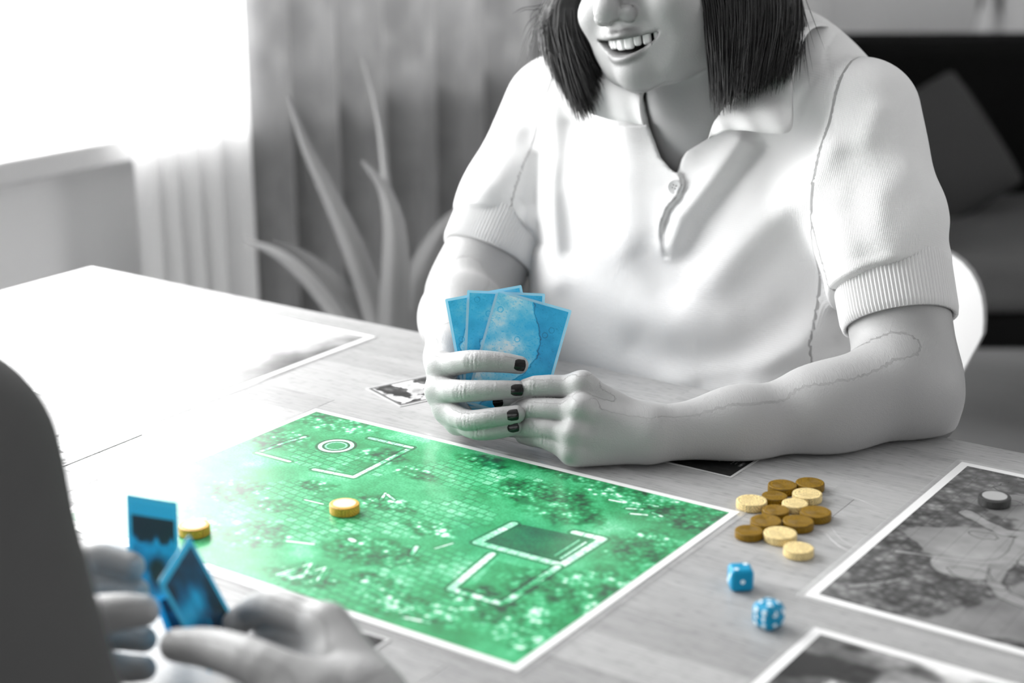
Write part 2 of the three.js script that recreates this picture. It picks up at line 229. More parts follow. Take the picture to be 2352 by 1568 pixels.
// plant behind the table
{
  const bp = [-0.4075, 0.5174, -0.6017];
  const pl = thing('potted_plant', 'potted plant with long arching strap leaves in front of the drape', 'plant', [0, 0, 0]);
  const py = bp[1] - 0.02, pot = new THREE.LatheGeometry([[0.001, 0], [0.1, 0], [0.12, 0.03], [0.15, py - 0.02], [0.152, py], [0.14, py], [0.138, py - 0.03], [0.001, py - 0.035]].map((a) => new THREE.Vector2(...a)), 40);
  pot.translate(bp[0], 0, bp[2]); part('pot', pot, mat(0.05, 0.7), pl);
  const so = new THREE.CylinderGeometry(0.138, 0.138, 0.02, 32); so.translate(bp[0], py - 0.025, bp[2]); part('soil', so, mat(0.02, 1), pl);
  const leafMat = mat(0.36, 0.38, { map: texture(256, 64, (u, v) => 0.72 + 0.25 * fbm(u * 3, v * 30, 3)) });
  function leaf(pts, w, side, m = leafMat) {
    const c = new THREE.CatmullRomCurve3(pts.map(V)), n = 40, k = 8, pos = [], uv = [], idx = [], sd = V(side).normalize();
    for (let s = 0; s < 2; s++) for (let i = 0; i <= n; i++) { const t = i / n, p = c.getPoint(t), T = c.getTangent(t), b = sd.clone().addScaledVector(T, -sd.dot(T)).normalize(), nn = new THREE.Vector3().crossVectors(T, b), ww = w * (0.45 + 0.75 * Math.sin(Math.PI * Math.pow(t, 0.7))) * Math.pow(1 - t, 0.45) + 0.001; for (let j = 0; j <= k; j++) { const q = j / k * 2 - 1; const o = p.clone().addScaledVector(b, ww * q).addScaledVector(nn, Math.abs(q) * ww * 0.35 - s * 0.0012); pos.push(o.x, o.y, o.z); uv.push(t, j / k); } }
    const M = (n + 1) * (k + 1); for (let s = 0; s < 2; s++) for (let i = 0; i < n; i++) for (let j = 0; j < k; j++) { const a = s * M + i * (k + 1) + j, b = a + 1, d = a + k + 1, e = d + 1; if (s) idx.push(a, b, d, b, e, d); else idx.push(a, d, b, b, d, e); }
    const g = new THREE.BufferGeometry(); g.setAttribute('position', new THREE.Float32BufferAttribute(pos, 3)); g.setAttribute('uv', new THREE.Float32BufferAttribute(uv, 2)); g.setIndex(idx); g.computeVertexNormals(); part('leaf', g, m, pl);
  }
  const s1 = [0.82, 0, -0.57];
  leaf([[-0.407, 0.5202, -0.6031], [-0.4337, 0.6085, -0.6173], [-0.4639, 0.6935, -0.6152], [-0.5001, 0.7749, -0.6076], [-0.5359, 0.8501, -0.598], [-0.5593, 0.9161, -0.5936]], 0.0165, s1);
  leaf([[-0.3851, 0.5298, -0.5836], [-0.3812, 0.628, -0.5845], [-0.3774, 0.6993, -0.588], [-0.3838, 0.7618, -0.594], [-0.402, 0.8055, -0.5976], [-0.4312, 0.8395, -0.59]], 0.019, s1);
  leaf([[-0.4225, 0.5138, -0.6155], [-0.4622, 0.6029, -0.621], [-0.4904, 0.6599, -0.5972], [-0.5231, 0.7046, -0.5658], [-0.5468, 0.728, -0.5328]], 0.0145, [0.5, 0.4, -0.57]);
  leaf([[-0.433, 0.5042, -0.6427], [-0.4187, 0.6, -0.6752], [-0.4126, 0.6604, -0.689], [-0.3966, 0.7117, -0.7062], [-0.364, 0.7531, -0.7185], [-0.3252, 0.7686, -0.7255]], 0.022, [0.7, -0.35, -0.5]);
  leaf([[-0.468, 0.4882, -0.6761], [-0.5119, 0.6858, -0.7441], [-0.5396, 0.7799, -0.7725], [-0.57, 0.8627, -0.7948], [-0.6075, 0.9402, -0.8103]], 0.0055, s1);
  leaf([[-0.4732, 0.4882, -0.6726], [-0.5676, 0.6021, -0.6751], [-0.6423, 0.6659, -0.6599], [-0.7002, 0.6891, -0.6413]], 0.012, [0.5, 0.4, -0.57]);
  leaf([[-0.3887, 0.5266, -0.5927], [-0.3741, 0.5888, -0.6002], [-0.3719, 0.6279, -0.6035], [-0.3749, 0.6556, -0.599]], 0.014, [0.7, -0.35, -0.5]);
}

// ------------------------------------------------------------------ table
const TB = { x0: -0.567, x1: 1.28, z0: -0.243, z1: 0.565 };
{
  const t = thing('dining_table', 'pale wooden dining table of glued staves under the maps', 'table', [0, 0, 0]);
  const wood = texture(2048, 1024, (u, v) => { const s = fbm(u * 22, v * 340, 3), k = fbm(u * 4, v * 26, 3), pore = Math.pow(n2(u * 130, v * 620), 6); return 0.84 + 0.1 * (k - 0.5) + 0.1 * (s - 0.5) - 0.22 * pore; });
  const bump = texture(1024, 1024, (u, v) => 1 - Math.pow(n2(u * 60, v * 420), 5), false);
  const tones = [0.5, 0.53, 0.56, 0.59].map((k) => mat(k, 0.34, { map: wood, bumpMap: bump, bumpScale: 0.00012, specularIntensity: 0.8 }));
  const rows = 19, w = (TB.z1 - TB.z0) / rows;
  for (let r = 0; r < rows; r++) {
    let x = TB.x0; const z = TB.z0 + r * w; let next = x + rr(0.2, 0.6);
    while (x < TB.x1 - 0.001) {
      if (TB.x1 - next < 0.15) next = TB.x1;
      const g = rbox(next - x - 0.0001, 0.03, w - 0.0001, 0.0005, 1); g.translate((x + next) / 2, TY - 0.015, z + w / 2);
      const ou = rnd(), ov = rnd(); uvFrom(g, (a, b, c, nx, ny) => [a * 0.9 + ou, (Math.abs(ny) > 0.5 ? c : b) * 1.3 + ov]);
      part('stave', g, tones[Math.floor(rnd() * 4)], t); x = next; next = x + rr(0.35, 0.75);
    }
  }
  const legM = mat(0.5, 0.5, { map: wood });
  for (const x of [TB.x0 + 0.07, TB.x1 - 0.07]) for (const z of [TB.z0 + 0.07, TB.z1 - 0.07]) part('leg', box(x - 0.03, x + 0.03, 0, TY - 0.03, z - 0.03, z + 0.03), legM, t);
  for (const z of [TB.z0 + 0.06, TB.z1 - 0.06]) part('apron', box(TB.x0 + 0.1, TB.x1 - 0.1, TY - 0.1, TY - 0.03, z - 0.01, z + 0.01), legM, t);
  for (const x of [TB.x0 + 0.06, TB.x1 - 0.06]) part('apron', box(x - 0.01, x + 0.01, TY - 0.1, TY - 0.03, TB.z0 + 0.1, TB.z1 - 0.1), legM, t);
  // pale scratches in the varnish
  const scr = mat(0.85, 0.6);
  const strip = (pts, w2) => { const pos = [], idx = []; const c = new THREE.CatmullRomCurve3(pts.map((p) => V([p[0], TY + 0.00012, p[2]]))); for (let i = 0; i <= 24; i++) { const p = c.getPoint(i / 24), T = c.getTangent(i / 24), s = w2 * (0.4 + 0.6 * n2(i * 0.7, pts[0][0] * 99)) * Math.sin(Math.PI * (i + 0.6) / 25.2); pos.push(p.x - T.z * s, p.y, p.z + T.x * s, p.x + T.z * s, p.y, p.z - T.x * s); if (i) { const a = i * 2; idx.push(a - 2, a - 1, a, a - 1, a + 1, a); } } const g = new THREE.BufferGeometry(); g.setAttribute('position', new THREE.Float32BufferAttribute(pos, 3)); g.setIndex(idx); g.computeVertexNormals(); part('scratch', g, scr, t); };
  strip([[0.4873, 0.75, -0.0016], [0.505, 0.75, 0.0143], [0.5229, 0.75, 0.0229]], 0.00045); strip([[0.4849, 0.75, -0.0163], [0.5014, 0.75, 0.002], [0.5215, 0.75, 0.0141]], 0.0002);
  strip([[0.467, 0.75, -0.0774], [0.4847, 0.75, -0.0735], [0.5057, 0.75, -0.065]], 0.00022); strip([[0.4942, 0.75, -0.0592], [0.5056, 0.75, -0.0568], [0.513, 0.75, -0.0598]], 0.00022);
}

// ------------------------------------------------------------------ laminated maps
// ink colour of a tone 0 (dark) .. 1 (paper)
const grad = (stops) => (t) => { t = clamp(t, 0, 1); for (let i = 1; i < stops.length; i++) if (t <= stops[i][0]) { const a = stops[i - 1], b = stops[i], k = (t - a[0]) / (b[0] - a[0]); return [mix(a[1], b[1], k) / 255, mix(a[2], b[2], k) / 255, mix(a[3], b[3], k) / 255]; } const e = stops[stops.length - 1]; return [e[1] / 255, e[2] / 255, e[3] / 255]; };
const greenInk = grad([[0, 2, 62, 32], [0.25, 4, 108, 60], [0.5, 22, 142, 80], [0.72, 70, 184, 126], [0.9, 165, 226, 194], [1, 232, 248, 240]]);
const greyInk = grad([[0, 18, 18, 18], [1, 238, 238, 238]]);
function paintTones(w, h, W, H, base, draw) {                // base tone field plus strokes drawn on a canvas in metres
  const tone = new Float32Array(w * h);
  for (let j = 0; j < h; j++) for (let i = 0; i < w; i++) tone[j * w + i] = base((i + 0.5) / w * W, (j + 0.5) / h * H);
  const cv = document.createElement('canvas'); cv.width = w; cv.height = h; const g = cv.getContext('2d'); g.fillStyle = '#808080'; g.fillRect(0, 0, w, h);
  g.lineCap = 'round'; g.lineJoin = 'round'; g.scale(w / W, h / H); draw(g);
  const d = g.getImageData(0, 0, w, h).data;
  for (let i = 0; i < w * h; i++) tone[i] += (d[i * 4] - 128) / 128 * 0.75;
  return (u, v) => tone[Math.min(h - 1, Math.floor(v * h)) * w + Math.min(w - 1, Math.floor(u * w))];
}
const film = mat(0.97, 0.12, { transmission: 0.9, thickness: 0, ior: 1.5 });
function sheet(name, label, x0, x1, z0, z1, margin, filmEdge, picture, lift, turn = 0, cat = 'map') {
  const W = x1 - x0, H = z1 - z0, o = thing(name, label, cat, [(x0 + x1) / 2, TY + lift, (z0 + z1) / 2], turn);
  const curl = (g) => g;
  // laminating film rim around the paper
  const sh = new THREE.Shape(), fw = W / 2 + filmEdge, fh = H / 2 + filmEdge, r = filmEdge; sh.moveTo(-fw + r, -fh); sh.lineTo(fw - r, -fh); sh.quadraticCurveTo(fw, -fh, fw, -fh + r); sh.lineTo(fw, fh - r); sh.quadraticCurveTo(fw, fh, fw - r, fh); sh.lineTo(-fw + r, fh); sh.quadraticCurveTo(-fw, fh, -fw, fh - r); sh.lineTo(-fw, -fh + r); sh.quadraticCurveTo(-fw, -fh, -fw + r, -fh);
  const ho = new THREE.Path(); ho.moveTo(-W / 2, -H / 2); ho.lineTo(-W / 2, H / 2); ho.lineTo(W / 2, H / 2); ho.lineTo(W / 2, -H / 2); sh.holes.push(ho);
  const fg = new THREE.ExtrudeGeometry(sh, { depth: 0.0003, bevelEnabled: false, curveSegments: 6 }); fg.rotateX(-Math.PI / 2); fg.translate(0, 0.0002, 0); part('film_edge', fg, film, o);
  const gloss = { clearcoat: 1, clearcoatRoughness: 0.18, specularIntensity: 0.4 };
  part('paper', curl(box(-W / 2, W / 2, 0.0001, 0.0005, -H / 2, H / 2)), mat(0.86, 0.55, gloss), o);
  const pw = W - 2 * margin, ph = H - 2 * margin, pg = new THREE.PlaneGeometry(pw, ph, 8, 8); pg.rotateX(-Math.PI / 2); pg.translate(0, 0.00062, 0);
  part('print', pg, new THREE.MeshPhysicalMaterial({ map: picture, roughness: 0.55, ...gloss }), o);
  return o;
}
const leafy = (x, y, s) => { const [d, id] = cells(x * s, y * s); return (1 - d) * (0.45 + 0.75 * id); };
{
  // green ruin map
  const x0 = 0, z0 = 0, W = 0.42, H = 0.297, m = 0.006, pw = W - 2 * m, ph = H - 2 * m, q = (a) => [a[0] - m, a[1] - m];
  const bushes = [[[0.0355, 0.0149], 0.055, 0.03], [[0.0256, 0.0766], 0.035, 0.03], [[0.1241, 0.1397], 0.022, 0.016], [[0.1248, 0.0593], 0.03, 0.022], [[0.1722, 0.074], 0.028, 0.014], [[0.1913, 0.1367], 0.032, 0.018], [[0.2359, 0.2122], 0.045, 0.03], [[0.2436, 0.1561], 0.028, 0.016], [[0.2807, 0.0556], 0.05, 0.03], [[0.2788, 0.0022], 0.06, 0.02], [[0.3434, 0.0238], 0.06, 0.02], [[0.1987, 0.0214], 0.03, 0.014], [[0.313, 0.075], 0.04, 0.025], [[0.3806, 0.0294], 0.05, 0.03], [[0.4072, 0.0312], 0.04, 0.03], [[0.3631, 0.1863], 0.035, 0.025], [[0.3187, 0.2639], 0.05, 0.02], [[0.3778, 0.2391], 0.05, 0.03], [[0.4107, 0.2532], 0.05, 0.03], [[0.402, 0.1762], 0.04, 0.05], [[0.2678, 0.2465], 0.03, 0.012], [[0.1483, 0.2346], 0.03, 0.03], [[0.2262, 0.2705], 0.04, 0.015], [[0.1171, 0.1868], 0.025, 0.015], [[0.0767, 0.1824], 0.03, 0.03], [[0.0809, 0.2513], 0.05, 0.03], [[0.3381, 0.2274], 0.02, 0.02], [[0.3933, 0.097], 0.03, 0.04]].map(([c, a, b]) => [q(c), a, b]);
  const base = (x, y) => {
    let t = 0.62 + 0.55 * (fbm(x * 26 + 3, y * 26 + 9, 5) - 0.5) + 0.12 * (fbm(x * 140, y * 140, 2) - 0.5), k = 0;
    for (const [c, a, b] of bushes) { const e0 = Math.hypot((x - c[0]) / a, (y - c[1]) / b); if (e0 > 1.36) continue; const e = e0 + 0.6 * (fbm(x * 90 + a * 700, y * 90, 3) - 0.5); k = Math.max(k, 1 - sstep(0.55, 1.05, e)); }
    const lf = leafy(x, y, 230) * 0.5 + leafy(x + 0.3, y, 105) * 0.55, shade = fbm(x * 42 + 30, y * 42, 3); t -= 0.16 * Math.pow(1 - cells(x * 420, y * 420)[0], 3) - 0.05;
    return mix(t, -0.62 + lf * 1.15 + shade * 1.05, k * 0.95);
  };
  const draw = (g) => {
    const P2 = (a) => q(a);
    const path = (pts, close) => { g.beginPath(); pts.forEach((p, i) => i ? g.lineTo(...P2(p)) : g.moveTo(...P2(p))); if (close) g.closePath(); };
    const stroke = (pts, w, c, close) => { path(pts, close); g.lineWidth = w; g.strokeStyle = c; g.stroke(); };
    const fill = (pts, c) => { path(pts, true); g.fillStyle = c; g.fill(); };
    // flagstones: short joints over paved areas
    const paved = [[[0.0924, 0.0871], 0.05, 0.022], [[0.1397, 0.2018], 0.055, 0.03], [[0.1693, 0.1769], 0.05, 0.03], [[0.1937, 0.1554], 0.05, 0.03], [[0.2068, 0.0507], 0.05, 0.03], [[0.246, 0.0466], 0.05, 0.02], [[0.2781, 0.2014], 0.04, 0.025], [[0.2616, 0.2711], 0.06, 0.03], [[0.2987, 0.238], 0.05, 0.02], [[0.116, 0.1559], 0.04, 0.02], [[0.2376, 0.1158], 0.03, 0.03]];
    const s = 0.0088, ca = Math.cos(0.12), sa = Math.sin(0.12);
    for (let i = -10; i < 60; i++) for (let j = -20; j < 50; j++) { const x = (i + (j % 2) * 0.5) * s, y = j * s * 0.85, X = x * ca - y * sa, Y = x * sa + y * ca; let on = 0; for (const [c, a, b] of paved) { const p = P2(c); if (Math.hypot((X - p[0]) / a, (Y - p[1]) / b) < 0.75 + 0.5 * n2(i * 0.9, j * 0.9)) on = 1; } if (!on) continue; const w = s * (0.8 + 0.25 * n2(i, j)), h = s * 0.75; g.save(); g.translate(X, Y); g.rotate(0.12 + 0.12 * (n2(i * 3, j) - 0.5)); g.fillStyle = n2(i * 5.3, j * 3.1) > 0.5 ? 'rgba(176,176,176,.4)' : 'rgba(146,146,146,.35)'; g.fillRect(0, 0, w, h); g.lineWidth = 0.0005; g.strokeStyle = 'rgba(50,50,50,.62)'; g.strokeRect(0, 0, w, h); g.restore(); }
    const wallOf = (pts, w = 0.0052) => { stroke(pts, w + 0.004, 'rgba(40,40,40,.55)'); stroke(pts, w * 0.85, '#b6b6b6'); for (let i = 0; i + 1 < pts.length; i++) { const a = P2(pts[i]), b = P2(pts[i + 1]), L = Math.hypot(b[0] - a[0], b[1] - a[1]), n = Math.round(L / 0.009); for (let k = 1; k < n; k++) { const x = mix(a[0], b[0], k / n), y = mix(a[1], b[1], k / n), tx = -(b[1] - a[1]) / L * w / 2, ty = (b[0] - a[0]) / L * w / 2; g.beginPath(); g.moveTo(x - tx, y - ty); g.lineTo(x + tx, y + ty); g.lineWidth = 0.0006; g.strokeStyle = 'rgba(90,90,90,.8)'; g.stroke(); } } };
    // ruined walls
    fill([[0.1112, 0.1037], [0.1319, 0.1067], [0.1295, 0.0537], [0.1112, 0.0539]], 'rgba(40,40,40,.35)');
    wallOf([[0.1317, 0.0304], [0.1343, 0.1085], [0.0972, 0.1131]]); wallOf([[0.1317, 0.0304], [0.0885, 0.0318]]); wallOf([[0.0331, 0.1113], [0.0358, 0.0824], [0.0404, 0.0603]], 0.004); wallOf([[0.0331, 0.1113], [0.0689, 0.1112]], 0.004);
    fill([[0.2916, 0.1519], [0.2947, 0.112], [0.3545, 0.1049], [0.3571, 0.1524]], 'rgba(30,30,30,.7)'); wallOf([[0.292, 0.1138], [0.289, 0.1564], [0.3603, 0.1546], [0.361, 0.1005], [0.3378, 0.1021]], 0.0075);
    stroke([[0.3538, 0.1127], [0.3539, 0.1458]], 0.002, 'rgba(200,200,200,.8)'); stroke([[0.3479, 0.1121], [0.3479, 0.1438]], 0.0015, 'rgba(190,190,190,.7)');
    fill([[0.3284, 0.2138], [0.3185, 0.1741], [0.363, 0.1698], [0.3581, 0.2256]], 'rgba(60,60,60,.4)'); wallOf([[0.3597, 0.1592], [0.3611, 0.2275], [0.3189, 0.2283], [0.3097, 0.1668]], 0.0065);
    for (let k = 0; k < 5; k++) stroke([[0.2007, 0.2777], [0.2083, 0.2503], [0.2175, 0.2697]].map((p) => [p[0] + k * 0.006, p[1] - k * 0.0004]), 0.0014, k % 2 ? 'rgba(215,215,215,.8)' : 'rgba(60,60,60,.7)');
    // round well
    const c = P2([0.0769, 0.0623]); for (const [r, cc, w] of [[0.0155, 'rgba(30,30,30,.7)', 0.004], [0.0135, '#d0d0d0', 0.0035], [0.0105, 'rgba(40,40,40,.8)', 0.002], [0.0088, 'rgba(200,200,200,.8)', 0.002]]) { g.beginPath(); g.arc(c[0], c[1], r, 0, 7); g.lineWidth = w; g.strokeStyle = cc; g.stroke(); }
    // fallen blocks and beams
    for (const [a, b, w] of [[[0.2625, 0.1987], [0.2578, 0.1866], 0.004], [[0.3466, 0.0423], [0.357, 0.0373], 0.003], [[0.3544, 0.0491], [0.3651, 0.0449], 0.003], [[0.3533, 0.0276], [0.3636, 0.0257], 0.003], [[0.3181, 0.2794], [0.3367, 0.2758], 0.003], [[0.1746, 0.2309], [0.1937, 0.2244], 0.0028], [[0.1818, 0.1328], [0.1763, 0.1206], 0.0026], [[0.1794, 0.1218], [0.1901, 0.1272], 0.0026], [[0.2098, 0.2025], [0.2141, 0.2042], 0.005], [[0.1333, 0.1654], [0.1506, 0.1641], 0.002], [[0.3671, 0.0385], [0.3758, 0.0407], 0.003], [[0.3269, 0.035], [0.336, 0.034], 0.0026], [[0.2707, 0.1815], [0.2756, 0.1673], 0.002]]) { stroke([a, b], w + 0.0014, 'rgba(30,30,30,.6)'); stroke([a, b], w * 0.9, '#c6c6c6'); }
  };
  const t = paintTones(1200, 840, pw, ph, base, draw);
  sheet('green_map', 'laminated green overhead map of garden ruins in the middle of the table', x0, W, z0, H, m, 0.005, texture(1200, 840, (u, v) => greenInk(t(u, v))), 0.0003);
}
{
  // grey terrain maps
  const terrain = (sx, sy, forest, river) => (x, y) => {
    let t = 0.86 + 0.7 * (fbm(x * 16 + sx, y * 16 + sy, 5) - 0.5) + 0.18 * (fbm(x * 90, y * 90, 2) - 0.5), f = sstep(0.5, 0.58, fbm(x * 17 + sx * 2, y * 17 + 4, 4) + forest(x, y));
    const lf = leafy(x + sx, y, 150) * 0.55 + leafy(x, y + sy, 62) * 0.55; t = mix(t, -0.35 + lf * 1.15 + 0.3 * fbm(x * 60, y * 60, 2), f * 0.9);
    const dr = river(x, y); t = mix(t, 0.98 + 0.2 * (fbm(x * 120, y * 120, 2) - 0.5), 0.85 * (1 - sstep(0.0036, 0.0058, dr))); t -= 0.3 * (1 - sstep(0.0002, 0.0009, Math.abs(dr - 0.0062)));
    return t * 0.58;
  };
  const poly = (pts) => (x, y) => { let d = 9; for (let i = 0; i + 1 < pts.length; i++) { const [ax, ay] = pts[i], bx = pts[i + 1][0] - ax, by = pts[i + 1][1] - ay, t = clamp(((x - ax) * bx + (y - ay) * by) / (bx * bx + by * by), 0, 1); d = Math.min(d, Math.hypot(x - ax - bx * t, y - ay - by * t)); } return d + 0.004 * (fbm(x * 60, y * 60, 2) - 0.5); };
  const riverAt = (pts, o) => poly(pts.map((p) => [p[0] - o[0], p[1] - o[1]]));
  const o3 = [0.527, -0.186], r3 = riverAt([[0.5601, -0.0916], [0.5948, -0.0713], [0.6097, -0.0766], [0.6136, -0.0427], [0.6129, -0.0074], [0.6172, 0.0147], [0.6286, 0.0311], [0.6514, 0.039]], o3), r3b = riverAt([[0.5449, 0.0037], [0.5654, -0.0013], [0.5994, -0.0111], [0.6132, -0.0248]], o3), r3c = riverAt([[0.5399, 0.0766], [0.5527, 0.0623], [0.5623, 0.0477]], o3);
  const holes = (list, o) => (x, y) => { let k = 0; for (const [p, r, a] of list) k = Math.max(k, a * (1 - sstep(0.4, 1, Math.hypot((x - p[0] + o[0]) / r, (y - p[1] + o[1]) / r)))); return k; };
  const f3 = holes([[[0.5435, -0.1538], 0.05, 0.3], [[0.5399, -0.078], 0.05, 0.3], [[0.533, -0.0018], 0.03, 0.3], [[0.5559, 0.0395], 0.045, 0.3], [[0.5999, 0.0505], 0.06, 0.25], [[0.5499, 0.0999], 0.05, 0.3], [[0.6272, -0.0003], 0.03, 0.35], [[0.5573, -0.1853], 0.05, 0.3]], o3), c3 = holes([[[0.5727, -0.0424], 0.05, 0.35], [[0.5905, 0.0077], 0.03, 0.35], [[0.6294, 0.0764], 0.04, 0.3]], o3);
  const t3 = paintTones(950, 690, 0.404, 0.286, (x, y) => terrain(5, 9, (a, b) => f3(a, b) - c3(a, b) - 0.03, (a, b) => Math.min(r3(a, b), r3b(a, b) + 0.003, r3c(a, b) + 0.003))(x, y), (g) => {
    g.strokeStyle = 'rgba(60,60,60,.35)'; g.lineWidth = 0.0004; for (let x = 0.0; x < 0.41; x += 0.0148) { g.beginPath(); g.moveTo(x, 0.02); g.lineTo(x, 0.28); g.stroke(); }
    g.strokeStyle = 'rgba(10,10,10,.9)'; g.lineWidth = 0.0022; g.setLineDash([0.006, 0.004]); g.beginPath(); g.moveTo(0.004, 0.003); g.lineTo(0.4, 0.003); g.stroke(); g.setLineDash([]);
    g.strokeStyle = 'rgba(50,50,50,.8)'; for (let k = 0; k < 60; k++) { const x = rr(0, 0.4), y = rr(0, 0.28), r = rr(0.004, 0.012); g.lineWidth = 0.0007; g.beginPath(); for (let a = 0; a <= 14; a++) { const th = a / 14 * 6.3, q = r * (0.8 + 0.4 * n2(k * 3 + a, k)); g.lineTo(x + q * 1.5 * Math.cos(th), y + q * Math.sin(th)); } g.stroke(); }
  });
  const m3 = sheet('terrain_map', 'grey laminated terrain map with a winding river and a dark counter on it', 0.521, 0.941, -0.192, 0.106, 0.007, 0.005, texture(950, 690, (u, v) => greyInk(t3(u, v))), 0.0003, -0.008);
  const t2 = paintTones(900, 640, 0.42, 0.294, (x, y) => { const e = Math.max(sstep(0.37, 0.44, x + 0.35 * (y - 0.15) * 0.4 + 0.05 * fbm(x * 30, y * 30, 3)), 0.0); return mix(0.86 + 0.3 * (fbm(x * 20, y * 30, 4) - 0.5) - 0.25 * sstep(0.62, 0.75, fbm(x * 14 + 7, y * 26, 3)), 0.32 + 0.3 * (fbm(x * 60, y * 60, 3) - 0.5), e); }, () => {});
  sheet('coast_map', 'washed-out pale laminated map by the table corner near the window', -0.531, -0.097, -0.204, 0.107, 0.007, 0.004, texture(900, 640, (u, v) => greyInk(t2(u, v))), 0.0003);
  const t4 = paintTones(1000, 720, 0.404, 0.284, (x, y) => { const h = fbm(x * 12 + 2, y * 20 + 5, 5); let t = 0.4 + 1.1 * (h - 0.42); t += 0.35 * sstep(0.5, 0.56, fbm(x * 9 + 3, y * 17 + 1, 3)) - 0.45 * sstep(0.5, 0.56, fbm(x * 11 + 20, y * 22 + 8, 3)) + 0.15 * (leafy(x, y, 120) - 0.5); return t * 0.92; }, (g) => { g.fillStyle = 'rgba(210,210,210,.8)'; for (let k = 0; k < 9; k++) g.fillRect(0.03 + k * 0.0085, 0.052 + 0.001 * (k % 3), 0.005, 0.006); g.fillRect(0.028, 0.057, 0.08, 0.014); g.fillStyle = 'rgba(60,60,60,.6)'; for (let k = 0; k < 7; k++) g.fillRect(0.034 + k * 0.0105, 0.061, 0.003, 0.006); });
  sheet('fortress_map', 'grey laminated map of rocks and a pale fortress nearest the dice', 0.544, 0.964, 0.144, 0.441, 0.007, 0.004, texture(1000, 720, (u, v) => greyInk(t4(u, v))), 0.0003, -0.006);
}

